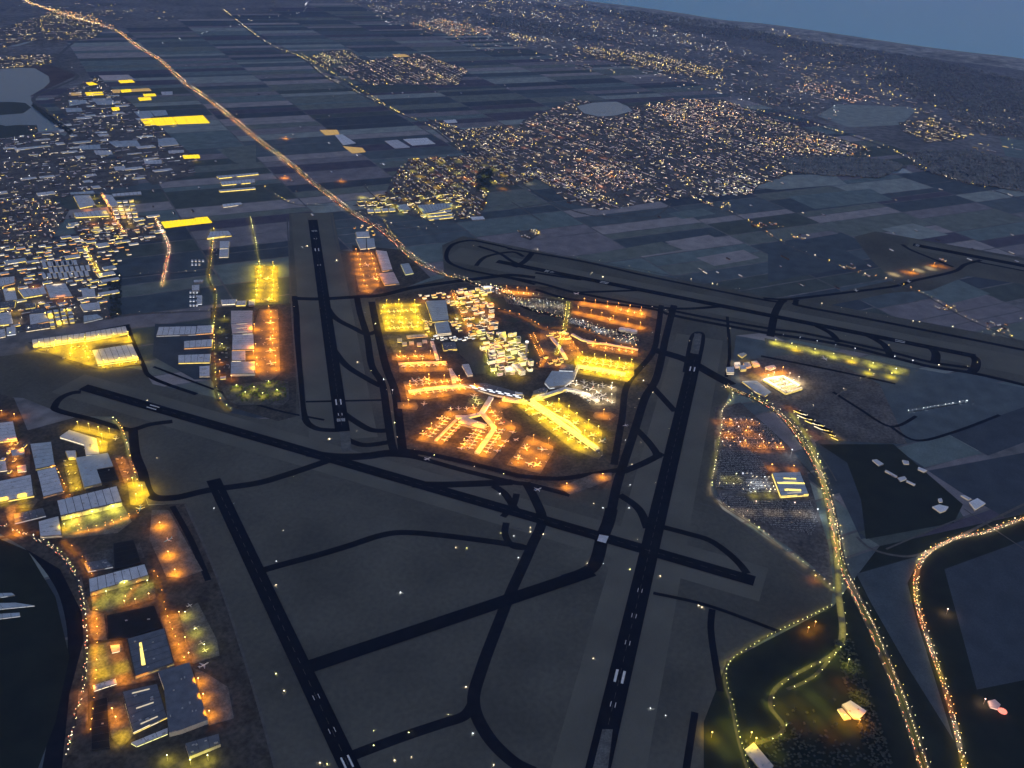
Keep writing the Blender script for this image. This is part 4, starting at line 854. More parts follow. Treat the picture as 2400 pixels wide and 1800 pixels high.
for i in range(3):
    x, y = 1470+i*10, 175+i*26
    building('warehouse', 'long pale warehouse with yellow front, one of three stacked rows', 'warehouse', a6(x, y, x+220, y-22, x+215, y-8, x+8, y+14), 9, lit='yel', n_unit=0, panels=False, group='three stacked pale warehouses', winh=5)
b3 = B(860, 660)
bl(b3, (1012, 332, 1370, 320, 1422, 655, 1130, 682), 20, 'largest grey-roofed car park hall at the terminal', 'parking garage', roof='roof2', lit='yel')
bl(b3, (1172, 712, 1402, 680, 1462, 878, 1212, 900), 20, 'second grey hall with a pale roof patch and white-lit front', 'parking garage', roof='roof2', wall='wallw', lit='wht', bands=2)
bl(b3, (1300, 1055, 1528, 1040, 1560, 1160, 1322, 1172), 14, 'grey hall framed by lit corridors left of the dark lawn', 'terminal hall', roof='roofd', lit='yel', bands=2)
bl(b3, (1640, 1432, 1762, 1420, 1832, 1600, 1740, 1612), 16, 'lilac-roofed hall at the foot of the dark lawn', 'terminal hall', roof='roof', lit='wht')
bl(b3, (680, 932, 1032, 900, 1060, 940, 702, 972), 10, 'long tan-roofed freight building left of the terminal', 'freight building', roof='roofp', lit='org')
for i, (x, y) in enumerate(((520, 985), (605, 1045), (725, 1035), (860, 1055), (955, 1010))):
    bl(b3, (x, y, x+85, y-4, x+90, y+52, x+5, y+58), 9, ('first', 'second', 'third', 'fourth', 'fifth')[i]+' from the left of five yellow-roofed service blocks', 'service building', lit='yel', n_unit=1, group='row of yellow service blocks', roof='wallw')
bl(b3, (1095, 1030, 1150, 1025, 1250, 1335, 1195, 1340), 10, 'pale slanting pier corridor left of the lit frame', 'pier', roof='roof', lit='wht')
bl(b3, (1410, 1500, 1460, 1500, 1600, 1700, 1540, 1700), 10, 'grey pier stem running down to the terminal', 'pier', roof='roof', lit='wht')
bl(B(900, 850), (1120, 100, 1175, 98, 1250, 355, 1180, 360), 10, 'grey pier stem pointing down left of the lilac hall', 'pier', roof='roof', lit='org')
# piers and terminal
def pier(label, tile, coords, wd, h, lit='yel', roof='roof', m='wallw', bands=2, name='pier'):
    P = W(tile(*coords), h); L, Rr = ribbon_pts(P, wd); pts = [xy(p) for p in L]+[xy(p) for p in reversed(Rr)]
    return building(name, label, 'airport pier', pts, h, roof=roof, wall=m, lit=lit, bands=bands, world=True, panels=False, n_unit=6, winh=4)
b4, b5, b6 = B(900, 850), B(1060, 900), B(1180, 850)
pier('thin lit pier through the crowded orange apron south of the lawn', b4, (430, 490, 860, 430, 1410, 385), 24, 12, 'yel')
pier('left arm of the forked pier, thin and straight', b4, (1245, 985, 1090, 1140, 890, 1345), 14, 8, 'org', 'roofp')
pier('grey stem of the forked pier below the terminal', b4, (1850, 590, 1760, 740, 1680, 870), 26, 14, 'wht')
pier('right arm of the forked pier, straight with orange light', b5, (520, 500, 730, 750, 590, 960, 425, 1180), 24, 12, 'org', 'roofp')
pier('lit upper corridor of the forked pier above the dusk-blue roof', b4, (1240, 930, 1450, 925, 1680, 870), 24, 12, 'yel')
pier('long pier down the bright yellow diagonal apron', b6, (440, 655, 850, 930, 1250, 1210, 1630, 1480), 26, 16, 'yel')
pier('narrow rear corridor of the long diagonal pier', b6, (520, 650, 900, 900, 1130, 1010, 1330, 1200), 12, 14, 'yel')
pier('bright corridor along the terminal front, left half', b6, (-20, 610, 200, 640, 460, 665), 24, 16, 'yel')
pier('bright corridor along the terminal front, right half', b6, (480, 640, 760, 540, 1060, 440), 24, 16, 'yel')
pier('curved lit pier through the whitish apron', b6, (1060, 440, 1250, 470, 1450, 540, 1640, 650), 22, 14, 'wht')
pier('straight pier with white-lit side on the right yellow apron', b6, (1290, 45, 1700, 105, 2110, 185), 24, 14, 'yel')
pier('pier parallel to the slanting jets, left of the lawn', b3, (550, 1415, 950, 1392, 1370, 1385), 16, 10, 'org', 'roofp')
pier('long low pier on the salmon apron at the right', B(1300, 660), (560, 1040, 900, 1070, 1300, 1140, 1440, 1170), 14, 10, 'org')
pier('gently curved concourse above the salmon apron', B(1300, 660), (300, 900, 480, 1000, 760, 1060), 18, 10, 'yel')
pier('grey corridor linking the halls right of the forecourt', B(1300, 660), (-60, 950, 90, 1130, 200, 1330), 20, 12, 'org')
pier('lit walkway from the right hall to the pier roots', b6, (1290, 40, 1240, 160, 1190, 300), 16, 12, 'wht')
bl(b4, (1345, 955, 1430, 945, 1780, 1065, 1722, 1140, 1290, 1035), 18, 'slanting blue-grey hall between the arms of the forked pier', 'terminal hall', roof='roof2', lit='org', panels=False, n_unit=4)
t = bl(b5, (205, 5, 560, -20, 1240, 170, 1200, 262, 700, 165), 20, 'long dark terminal roof with white light strips', 'terminal hall', roof='roofd', lit='wht', panels=False, n_unit=10)
for i in range(6):
    for j in range(2):
        P = W(b5(300+i*150+j*40, 18+i*32+j*34, 400+i*150+j*40, 40+i*32+j*34, 398+i*150+j*40, 48+i*32+j*34, 298+i*150+j*40, 26+i*32+j*34), 21.5)
        b = MB(); b.prism([(p.x-t.location.x, p.y-t.location.y) for p in P], 20, 21.5); b.obj('roof_light', 'win_cool', t)
bl(b6, (840, 140, 1212, 172, 1185, 300, 1060, 385, 800, 420, 715, 330), 20, 'broad slate-blue terminal roof right of the forecourt', 'terminal hall', roof='roof2', lit='cool', panels=False, n_unit=8)
bl(b6, (520, 485, 700, 425, 765, 450, 740, 500, 490, 570), 18, 'small dark terminal wing beside the pier junction', 'terminal hall', roof='roofd', lit='wht', panels=False, n_unit=4)
bl(b6, (1010, 20, 1220, 30, 1210, 130, 960, 120), 16, 'grey hall with courtyards behind the slate-blue roof', 'terminal hall', roof='roofd', lit='cool', n_unit=6)
bl(b6, (200, 500, 330, 520, 335, 550, 205, 545), 24, 'small bright block in the middle of the terminal front', 'terminal hall', roof='roofw', lit='wht', bands=3, n_unit=1)
bl(b6, (140, 20, 270, 20, 385, 130, 300, 150), 30, 'tall slanting tan office slab on the forecourt', 'office building', roof='roofp', lit='wht', bands=4, n_unit=2)
bl(b6, (20, 100, 130, 80, 200, 150, 40, 170), 22, 'white-lit low mall roof near the forecourt', 'office building', roof='roofw', lit='pink', bands=2)
bl(B(1120, 660), (365, 900, 485, 890, 495, 965, 370, 975), 26, 'cream square tower block with dark window dots', 'office building', roof='wallw', lit='wht', bands=4, n_unit=2)
for i, (x, y) in enumerate(((1170, 850), (1265, 865), (1360, 885))):
    v = W(B(1300, 660)(x, y), 0)[0]; t = thing('storage_tank', ('left', 'middle', 'right')[i]+' pale round tank of three by the right runway end', 'tank', (v.x, v.y, 1), 0, 'three pale round tanks')
    b = MB(); b.prism([(24*math.cos(a*.4488), 24*math.sin(a*.4488)) for a in range(14)], 0, 14); b.obj('tank_shell', 'wallw', t)
    b = MB(); P = [(24*math.cos(a*.4488), 24*math.sin(a*.4488)) for a in range(14)]
    for a in range(14): b.face([(*P[a], 14.05), (*P[(a+1) % 14], 14.05), (0, 0, 18)])
    b.obj('tank_roof', 'roofw', t)
# control tower
v = G(*B(1120, 660)(832, 1290)[0]); t = thing('control_tower', 'tall round control tower with a glowing white cab in the dark park', 'control tower', (v.x, v.y, 0))
def cyl(b, r0_, r1_, z0_, z1_, n=14, x=0, y=0):
    for i in range(n):
        a, a2_ = 2*math.pi*i/n, 2*math.pi*(i+1)/n
        b.face([(x+r0_*math.cos(a), y+r0_*math.sin(a), z0_), (x+r0_*math.cos(a2_), y+r0_*math.sin(a2_), z0_), (x+r1_*math.cos(a2_), y+r1_*math.sin(a2_), z1_), (x+r1_*math.cos(a), y+r1_*math.sin(a), z1_)])
b = MB(); cyl(b, 6, 4.5, 0, 78); b.obj('shaft', 'wallw', t)
b = MB(); cyl(b, 5, 10, 78, 86); cyl(b, 10, 10, 86, 89); cyl(b, 10, 0, 89, 89.5); b.obj('gallery', 'wallw', t)
b = MB(); cyl(b, 8, 9.5, 89.2, 95); b.obj('cab_glass', 'win_wht', t)
b = MB(); cyl(b, 10, 10, 95, 96.5); cyl(b, 10, 0, 96.5, 98); b.obj('cab_roof', 'win_cool', t)
b = MB(); b.box(0, 0, 98, .6, .6, 10); b.obj('antenna', 'pole', t)
d5, d6 = D(1660, 760), D(1660, 960)
bl(d5, (245, 245, 290, 232, 318, 245, 280, 272), 12, 'lone pale oval-looking building right of the second runway', 'building', roof='wallw', lit='yel', n_unit=1)
bl(d5, (150, 355, 212, 350, 215, 395, 155, 395), 20, 'grey cube office at the taxiway end', 'office building', lit='wht', bands=2, n_unit=2)
bl(d5, (255, 340, 300, 335, 318, 370, 270, 375), 16, 'pale roofed office right of the grey cube', 'office building', roof='roof', lit='yel', bands=2, n_unit=1)
bl(d5, (470, 348, 540, 335, 562, 352, 510, 372), 14, 'pale hall above the courtyard building', 'office building', roof='roof', lit='wht', n_unit=1)
bl(d5, (290, 318, 340, 310, 358, 345, 310, 355), 14, 'office with warm windows in the small cluster', 'office building', lit='org', bands=2, n_unit=1)
bl(d5, (352, 308, 400, 300, 430, 335, 380, 345), 14, 'rightmost warm-lit office in the small cluster', 'office building', lit=('org', 'yel'), bands=2, n_unit=1)
bl(d5, (215, 315, 262, 310, 270, 345, 225, 350), 14, 'leftmost warm-lit office in the small cluster', 'office building', lit='pink', bands=2, n_unit=1)
for i, q in enumerate(((450, 455, 640, 570, 655, 560, 470, 448), (640, 572, 780, 530, 770, 515, 645, 555), (470, 447, 620, 420, 635, 430, 490, 455), (625, 425, 760, 500, 745, 508, 615, 432))):
    bl(d5, q, 12, ('long left', 'lower', 'upper', 'right')[i]+' wing of the brightly lit courtyard building', 'office building', roof='wallw', lit='yel', bands=2, n_unit=1, panels=False)
for i in range(5):
    x, y = 520+(i % 2)*90+(i//2)*20, 455+(i//2)*30+(i % 2)*12
    building('office_building', 'inner block of the brightly lit courtyard building', 'office building', d5(x, y, x+60, y-12, x+75, y+2, x+15, y+14), 9, lit='yel', roof='roofd', n_unit=0, panels=False, group='inner blocks of the courtyard building')
bl(d5, (280, 470, 400, 465, 520, 560, 470, 590, 400, 560), 12, 'blue-lit hall between motorway and courtyard building', 'office building', roof='roof2', lit=('yel', 'wht'), panels=False, n_unit=5)
bl(d6, (528, 522, 762, 515, 832, 695, 600, 712), 16, 'white-edged dark hall with two glowing roof bars in the car park', 'parking garage', roof='roof2', wall='wallw', lit='yel', bands=2, winh=6, sky=3)
t = bpy.data.objects.get('parking_garage.002')
for q in ((570, 598, 795, 603, 797, 613, 575, 610), (620, 562, 725, 566, 725, 574, 628, 572), (628, 652, 765, 658, 768, 672, 632, 668)):
    P = W(d6(*q), 17.5); b = MB(); b.prism([(p.x-t.location.x, p.y-t.location.y) for p in P], 16, 17.5); b.obj('roof_light', 'win_yel', t)
a8 = A(1800, 900)
for i in range(13):
    x, y = 230+i*25, 215+i*16
    for j in range(2):
        xx, yy = x+j*30-((i*7) % 13), y+38*j-(i % 3)*9
        building('house', 'long warm-lit terrace in the hamlet right of the motorway curve', 'terraced house', a8(xx, yy, xx+65, yy+28, xx+55, yy+38, xx-10, yy+10), 9, lit=('yel', 'wht'), roof='tile', n_unit=0, panels=False, group='warm-lit terraces in the hamlet right of the motorway', winh=4)
for q, lab in (((900, 655, 940, 650, 1000, 690, 960, 705), 'left pale farm shed in the line of farms right of the dark field'), ((1160, 655, 1215, 665, 1220, 690, 1175, 690), 'upper grey farm shed in the line of farms'), ((1300, 715, 1375, 745, 1350, 760, 1295, 735), 'bright white glasshouse in the line of farms'),
               ((1020, 740, 1120, 795, 1105, 805, 1010, 750), 'long lit farm building in the line of farms'), ((1120, 810, 1180, 795, 1200, 820, 1145, 840), 'square pale farm roof below the long lit farm building'), ((1200, 830, 1275, 865, 1265, 875, 1195, 840), 'lowest white farm roof in the line of farms'),
               ((1420, 1060, 1480, 1040, 1560, 1060, 1540, 1090, 1490, 1110), 'white farm cluster roof on the left of the field lane'), ((1665, 960, 1700, 960, 1760, 990, 1730, 1000), 'grey barn at the top of the right farm'), ((1740, 1020, 1810, 985, 1880, 1030, 1790, 1085), 'white-roofed barn of the right farm'), ((1470, 990, 1500, 985, 1510, 1015, 1480, 1020), 'small dim barn beside the left farm')):
    bl(a8, q, 8, lab, 'farm building', roof='roofw' if 'white' in lab else 'roof', lit='wht', n_unit=0, panels=False, bright='dim')
a9_ = A(1800, 1350)
bl(a9_, (640, 1110, 715, 1075, 850, 1165, 790, 1230, 740, 1220), 10, 'white roof of the bright service station at the lower right', 'service station', roof='roofw', wall='wallw', lit=('yel', 'org'), panels=False, n_unit=2, winh=5)
bl(a9_, (600, 1150, 640, 1140, 720, 1230, 660, 1240), 7, 'glowing forecourt canopy beside the white service station', 'canopy', roof='wallw', wall='wallw', lit='yel', n_unit=0, panels=False, winh=5)
bl(a9_, (1900, 1080, 1960, 1065, 2010, 1110, 1990, 1150, 1920, 1130), 8, 'pinkish restaurant roof at the lower right corner', 'restaurant', roof='roofp', lit='pink', n_unit=0, panels=False)
v = G(*A(1800, 1350)(2015, 1195)[0]); t = thing('billboard', 'glowing red oval sign at the lower right corner', 'sign', (v.x, v.y, 1))
b = MB(); b.box(0, 0, 0, 1, 1, 16); b.obj('post', 'pole', t)
b = MB(); cyl(b, 15, 15, 14, 15, 18); cyl(b, 15, 0, 15, 15.5, 18); b.obj('sign_disc', 'win_red', t)
bl(A(1200, 1350), (2010, 1500, 2090, 1440, 2260, 1640, 2190, 1720), 8, 'mauve car transporter yard roof at the bottom edge', 'warehouse', roof='roofp', n_unit=6, panels=False)
# far greenhouses with assimilation lights
a0 = A(0, 0)
def greenhouse(label, tile, q, pane='glow_pane', h=6, bay=26):
    P = ccw([xy(v) for v in W(tile(*q), h)])
    if math.dist(P[0], P[1]) < math.dist(P[1], P[2]): P = P[1:]+P[:1]
    cx = sum(p[0] for p in P)/4; cyy = sum(p[1] for p in P)/4; Q = [(p[0]-cx, p[1]-cyy) for p in P]
    t = thing('greenhouse', label, 'greenhouse', (cx, cyy, 0)); b = MB(); b.prism([(x*.995, y*.995) for x, y in Q], .6, h-1.2); b.obj('wall', pane, t)
    L = math.dist(Q[0], Q[1]); k = max(2, min(24, int(L/bay)))
    def bq(s, r): return tuple((Q[0][d]*(1-s)+Q[1][d]*s)*(1-r)+(Q[3][d]*(1-s)+Q[2][d]*s)*r for d in (0, 1))
    for i in range(k):
        s0, s1 = i/k+.6/L, (i+1)/k-.6/L; sm = (s0+s1)/2; b = MB()
        for u0, u1, z0_, z1_ in ((s0, sm, h-1, h+1.5), (sm, s1, h+1.5, h-1)):
            p = [bq(u0, 0), bq(u1, 0), bq(u1, 1), bq(u0, 1)]; b.face([(*p[0], z0_), (*p[1], z1_), (*p[2], z1_), (*p[3], z0_)])
        b.obj('roof_bay', pane, t)
    b = MB()
    for r in (.33, .66):
        p = [bq(0, r), bq(1, r), bq(1, r+.006), bq(0, r+.006)]; b.face([(*c_, h+1.7) for c_ in p])
    b.obj('gutter', 'gap', t)
for q, lab, pn in (((1212, 1026, 1487, 1010, 1530, 1070, 1262, 1090), 'left half of the big glowing yellow greenhouse', 'glow_pane'), ((1492, 1010, 1752, 995, 1812, 1060, 1537, 1070), 'right half of the big glowing yellow greenhouse', 'glow_pane'),
                   ((740, 712, 790, 706, 845, 728, 772, 738), 'small yellow greenhouse right of the reed bed', 'glow_pane'), ((732, 798, 885, 792, 895, 818, 750, 825), 'bright yellow greenhouse strip below the small one', 'glow_pane'),
                   ((1040, 775, 1128, 768, 1138, 790, 1050, 797), 'yellow greenhouse in the pink group', 'glow_pane'), ((1132, 770, 1290, 762, 1310, 782, 1140, 790), 'pinkish lit greenhouse in the pink group', 'glow_pane2'),
                   ((965, 775, 1035, 772, 1040, 798, 975, 802), 'orange-edged greenhouse at the left of the pink group', 'glow_pane2'), ((1235, 812, 1340, 808, 1350, 826, 1245, 832), 'upper small yellow greenhouse of a pair', 'glow_pane'),
                   ((1192, 842, 1300, 838, 1310, 860, 1205, 868), 'lower small yellow greenhouse of a pair', 'glow_pane'), ((960, 928, 1025, 922, 1035, 950, 975, 956), 'tiny bright yellow greenhouse above the dark estate', 'glow_pane'),
                   ((1575, 1342, 1720, 1335, 1730, 1362, 1590, 1370), 'yellow greenhouse pair at the estate edge', 'glow_pane'), ((1020, 695, 1140, 688, 1165, 708, 1040, 715), 'yellow-lit end of the large pale greenhouse', 'glow_pane'),
                   ((850, 652, 1110, 645, 1170, 688, 900, 692), 'large pale greenhouse with lit right end', 'roofp'), ((612, 800, 700, 797, 705, 820, 615, 825), 'pale cream greenhouse left of the yellow strip', 'glow_pane2'),
                   ((1155, 962, 1290, 955, 1330, 1005, 1212, 1018), 'left unlit blue-grey greenhouse behind the big yellow one', 'roof2'), ((1295, 955, 1430, 950, 1452, 990, 1340, 1002), 'right unlit blue-grey greenhouse behind the big yellow one', 'roof2'),
                   ((800, 850, 960, 845, 990, 900, 840, 905), 'bluish greenhouse below the yellow strip', 'roof2'), ((590, 865, 740, 858, 760, 890, 600, 915), 'grey-green greenhouse near the lake dyke', 'roof2'),
                   ((930, 1222, 1180, 1210, 1215, 1260, 1000, 1268), 'wide pale-blue greenhouse in the dark estate', 'roof2'), ((1362, 1192, 1500, 1188, 1550, 1250, 1370, 1258), 'tall-looking pale-blue greenhouse right of the dark estate', 'roof2'),
                   ((680, 1258, 865, 1248, 870, 1285, 690, 1292), 'pale flat greenhouse left in the dark estate', 'roof2'), ((565, 935, 700, 930, 712, 962, 575, 968), 'low grey-green greenhouse by the dyke road', 'roof2'),
                   ((1240, 1383, 1395, 1380, 1402, 1410, 1255, 1418), 'pale lilac greenhouse below the dark estate', 'roof'), ((980, 1440, 1080, 1432, 1085, 1465, 1000, 1472), 'small pale lilac greenhouse below the dark estate', 'roof'),
                   ((1450, 1302, 1590, 1295, 1590, 1315, 1460, 1325), 'lilac greenhouse above the yellow pair', 'roof'), ((1390, 792, 1490, 788, 1492, 815, 1400, 820), 'lilac greenhouse right of the pink group', 'roof'),
                   ((810, 1300, 960, 1300, 975, 1330, 830, 1335), 'bright grey greenhouse in the lower dark estate', 'roof')):
    greenhouse(lab, a0, q, pn)
for q, lab, pn in (((553, 1122, 700, 1120, 722, 1158, 600, 1165), 'olive-lit far greenhouse group, top one', 'glow_pane2'), ((682, 1165, 742, 1158, 862, 1235, 752, 1250), 'white-blue far greenhouse group, middle one', 'roofw'),
                   ((752, 1262, 915, 1275, 948, 1310, 832, 1322), 'yellow-green far greenhouse group, lowest one', 'glow_pane2'), ((1112, 1216, 1220, 1206, 1330, 1270, 1200, 1280), 'left flat grey greenhouse of the far pair', 'roof'),
                   ((1272, 1202, 1478, 1190, 1550, 1240, 1352, 1255), 'right flat white greenhouse of the far pair', 'roofw'), ((1180, 468, 1290, 468, 1330, 488, 1210, 492), 'cream greenhouse north of the distant village', 'glow_pane2'),
                   ((1620, 1040, 1720, 1030, 1740, 1055, 1650, 1062), 'small pale greenhouse left of the big town', 'roofw')):
    greenhouse(lab, A(600, 0), q, pn)
greenhouse('brilliant yellow greenhouse, left half, above the dark square fields', A(0, 450), (1392, 258, 1560, 240, 1600, 285, 1425, 308))
greenhouse('brilliant yellow greenhouse, middle part, above the dark square fields', A(0, 450), (1562, 240, 1680, 228, 1700, 275, 1602, 285))
greenhouse('brilliant yellow greenhouse, right part, above the dark square fields', A(0, 450), (1682, 222, 1790, 212, 1832, 260, 1702, 274))
for i, (q, lab) in enumerate((((1872, 1520, 2230, 1490, 2235, 1504, 1890, 1540), 'long pale roofed shed, top of the stack by the motorway'), ((1900, 1570, 2200, 1545, 2205, 1575, 1920, 1600), 'long blue-grey shed, second of the stack by the motorway'), ((1890, 1640, 2200, 1615, 2210, 1630, 1900, 1655), 'long yellow-fronted shed, third of the stack by the motorway'))):
    bl(a0, q, 12, lab, 'warehouse', lit='yel', n_unit=1, winh=6)
bl(A(0, 450), (1920, 105, 2080, 90, 2100, 105, 1930, 130), 11, 'white-blue shed under the stack by the motorway', 'warehouse', roof='roofw', lit='wht', n_unit=1)
# ---------------------------------------------------------------- office and landside fill
def fill(poly, ang, n, w0, w1, h0, h1, label, group, lit=('yel', 'wht', 'org'), roofs=('roofd', 'roofd', 'roofb', 'roof'), bands=(2, 4), name='office_building', cat='office building', bright='win', tries=40, winh=3.6):
    P = ccw([xy(v) for v in W(poly)]); xs = [p[0] for p in P]; ys = [p[1] for p in P]; done = 0
    for _ in range(n*tries):
        if done >= n: break
        x, y = R.uniform(min(xs), max(xs)), R.uniform(min(ys), max(ys))
        if not inside(x, y, P): continue
        a, b_ = R.uniform(w0, w1), R.uniform(w0*.5, w1*.5); r = math.hypot(a, b_)/2
        if any(math.hypot(x-q[0], y-q[1]) < (r+q[2])*.78+3 for q in BLD): continue
        ca, sa = math.cos(ang), math.sin(ang)
        Q = [(x+u*a/2*ca-v*b_/2*sa, y+u*a/2*sa+v*b_/2*ca) for u, v in ((-1, -1), (1, -1), (1, 1), (-1, 1))]
        hh = R.uniform(h0, h1); rf = R.choice(roofs); px_, py_ = proj(x, y)
        pu = sorted(p[0] for p in poly); pv = sorted(p[1] for p in poly); fu, fv = (px_-pu[0])/(pu[-1]-pu[0]), (py_-pv[0])/(pv[-1]-pv[0])
        pos = ('back' if fv < .33 else 'middle' if fv < .66 else 'front')+' '+('left' if fu < .33 else 'centre' if fu < .66 else 'right')
        sz = 'tall' if hh > h0+.66*(h1-h0) else 'low' if hh < h0+.33*(h1-h0) else 'mid-height'
        sz = sz+" " if h1 > 14 else ""
        label_ = f"{sz}{dict(roof='pale-roofed', roofd='dark-roofed', roofb='black-roofed', roofp='pinkish-roofed', roof2='bluish-roofed')[rf]} {'long ' if a > (w0+w1)/2 else 'short '}block {pos} of the {group}"
        building(name, label_, cat, Q, hh, roof=rf, wall=R.choice(('wall', 'wallb', 'wallw')), lit=lit, bands=R.randint(*bands), n_unit=1, world=True, panels=False, group=group, bright=bright, winh=winh)
        done += 1
ang0 = math.atan2(*(lambda d: (d.y, d.x))(G(1170, 750)-G(1110, 760)))
fill(B(860, 660)(1560, 160, 2130, 90, 2150, 480, 1650, 560), ang0, 26, 25, 60, 10, 26, 'office block with lit windows in the packed quarter behind the garage', 'offices behind the big garage')
fill(B(860, 660)(1640, 560, 2180, 520, 2250, 850, 1800, 960), ang0, 18, 25, 60, 12, 30, 'orange-lit office block in the quarter below the loop road', 'offices below the loop road', lit=('org', 'wht'))
fill(B(1120, 660)(0, 900, 560, 900, 800, 1100, 900, 1420, 1000, 1500, 700, 1640, 300, 1640, 100, 1150), ang0, 44, 22, 60, 12, 36, 'hotel or office block with many lit windows on the terminal forecourt', 'hotels and offices on the forecourt', lit=('wht', 'yel', 'pink', 'gre'))
fill(B(1120, 660)(1150, 1250, 1450, 1300, 1450, 1480, 1200, 1480), ang0, 6, 20, 40, 10, 20, 'warm-lit block right of the forecourt road', 'blocks right of the forecourt road', lit=('org', 'yel'))
fill(B(1120, 660)(1200, 900, 1500, 880, 1700, 1150, 1650, 1280, 1400, 1150), ang0, 12, 22, 50, 8, 16, 'orange-lit service building right of the viaduct', 'service buildings right of the viaduct', lit=('org', 'yel'))
fill(B(860, 660)(900, 240, 1450, 190, 1450, 300, 950, 340), ang0, 10, 18, 36, 8, 14, 'small lit block on the verge above the big garage', 'blocks above the big garage')
fill(B(860, 660)(1380, 340, 1560, 340, 1620, 900, 1470, 880), ang0, 16, 16, 34, 8, 18, 'small warm-lit block between garage and avenue', 'blocks between garage and avenue')
fill(B(860, 660)(1150, 900, 1600, 920, 1900, 1000, 1600, 1030, 1120, 1010), ang0, 16, 14, 28, 6, 12, 'tiny bright kiosk-like block below the white-fronted hall', 'small blocks below the white-fronted hall', lit=('wht', 'cool'))
fill(B(860, 660)(880, 400, 1000, 400, 1100, 680, 1160, 900, 1060, 900, 960, 640), ang0, 12, 14, 30, 6, 12, 'small orange-lit block beside the yellow apron', 'blocks beside the yellow apron', lit=('org', 'yel'))
fill(A(0, 450)(0, 480, 700, 450, 900, 800, 880, 1100, 0, 1180), angL, 70, 25, 60, 8, 16, 'small grey-roofed business unit in the left trading estate', 'business units in the left estate', lit=('yel', 'wht', 'org'), bands=(1, 1), roofs=('roof', 'roof', 'roof2', 'roofp'))
fill(A(0, 450)(650, 330, 1300, 250, 1350, 400, 1000, 640, 700, 500), angL, 34, 20, 50, 8, 14, 'cream-lit commercial block below the upper left estate', 'commercial blocks below the upper left estate', bands=(1, 1))
fill(A(600, 450)(830, 60, 1800, 20, 1720, 230, 1480, 240, 1250, 180, 1000, 190), angL, 34, 25, 60, 8, 14, 'pale business unit in the far trading estate above the pond', 'business units above the pond', lit=('yel', 'wht'), bands=(1, 1))
fill(C6(0, 980)(0, 350, 420, 330, 420, 800, 0, 860), .3, 8, 18, 34, 7, 12, 'small orange-lit building between the left sheds', 'small buildings between the left sheds', lit=('org', 'yel'))
fill(A(600, 450)(820, 280, 1000, 300, 1040, 400, 850, 380), .3, 8, 20, 36, 7, 11, 'small hall beside the motorway slip', 'small halls beside the motorway slip')

fill(F(0, 300, 120, 285, 210, 175, 330, 265, 420, 345, 410, 385, 240, 400, 120, 430, 0, 425), angL, 48, 60, 170, 5, 8, '', 'glasshouses among the left estates', roofs=('roof', 'roof2', 'roof'), name='greenhouse', cat='greenhouse', bands=(1, 1), lit=('wht', 'yel', 'cool'), bright='dim')
fill(F(0, 560, 240, 520, 240, 690, 0, 720), angL, 34, 70, 150, 10, 14, '', 'warehouses in the left business park', roofs=('roof', 'roof2', 'roof'), name='warehouse', cat='warehouse', bands=(1, 1), lit=('yel', 'wht'), winh=4)
fill(F(120, 490, 340, 465, 350, 510, 250, 545, 140, 560), angL, 16, 50, 110, 9, 12, '', 'warehouses above the dark fields', roofs=('roof', 'roof2'), name='warehouse', cat='warehouse', bands=(1, 1), lit=('yel', 'wht'))
# ---------------------------------------------------------------- lorries and apron vehicles
def lorry_meshes():
    b = MB(); b.box(-1.5, 0, 1.1, 13, 2.5, 2.8); t = b.mesh('trailer', ['carw'])
    b = MB(); b.box(7.2, 0, .7, 2.4, 2.4, 2.9); c_ = b.mesh('cab', ['card'])
    b = MB()
    for u in (-6, -4.6, 3, 7):
        for v in (-1.1, 1.1): b.box(u, v, 0, 1, .35, 1)
    return (('trailer', t), ('cab', c_), ('wheels', b.mesh('wheels', ['gap'])))
LOR = lorry_meshes(); SV = None
def lorry(x, y, a, lab, grp):
    t = thing('lorry', lab, 'lorry', (x, y, APZ), a, grp)
    for n_, me in LOR: o = bpy.data.objects.new(n_, me); COL.objects.link(o); o.parent = t
def scatter_in(poly, n, fn, clear=4):
    P = ccw([xy(v) for v in W(poly)]); xs = [p[0] for p in P]; ys = [p[1] for p in P]; k = 0; g_ = 0
    while k < n and g_ < n*60:
        g_ += 1; x, y = R.uniform(min(xs), max(xs)), R.uniform(min(ys), max(ys))
        if inside(x, y, P): fn(x, y); k += 1
for poly, n, lab in ((D(0, 620)(280, 700, 700, 640, 760, 700, 780, 830, 560, 790), 16, 'white lorry parked in the triangular yellow yard'), (D(0, 620)(830, 845, 1160, 795, 1165, 820, 830, 868), 10, 'white lorry parked below the large shed of the yellow yard'),
        (B(440, 720)(520, 420, 730, 420, 730, 1150, 500, 1150), 18, 'white lorry parked left of the cargo sheds'), (C6(0, 980)(930, 600, 1080, 600, 1190, 1020, 1030, 1060), 8, 'white lorry on the orange street between left sheds'),
        (B(440, 500)(380, 480, 540, 480, 520, 760, 400, 760), 10, 'white lorry in the orange lorry park beside two square roofs'), (C6(0, 980)(1640, 540, 1760, 580, 1930, 850, 1830, 930), 6, 'white lorry on the orange road east of the black-roofed block')):
    scatter_in(poly, n, lambda x, y: lorry(x, y, R.choice((.3, 1.87))+R.uniform(-.08, .08), lab, lab.replace('lorry', 'lorries')))
b = MB(); b.box(0, 0, .4, 7, 2.6, 2.4); b.box(2.8, 0, 2.8, 1.2, 2.2, .5); SVM = b.mesh('service_vehicle', ['carw'])
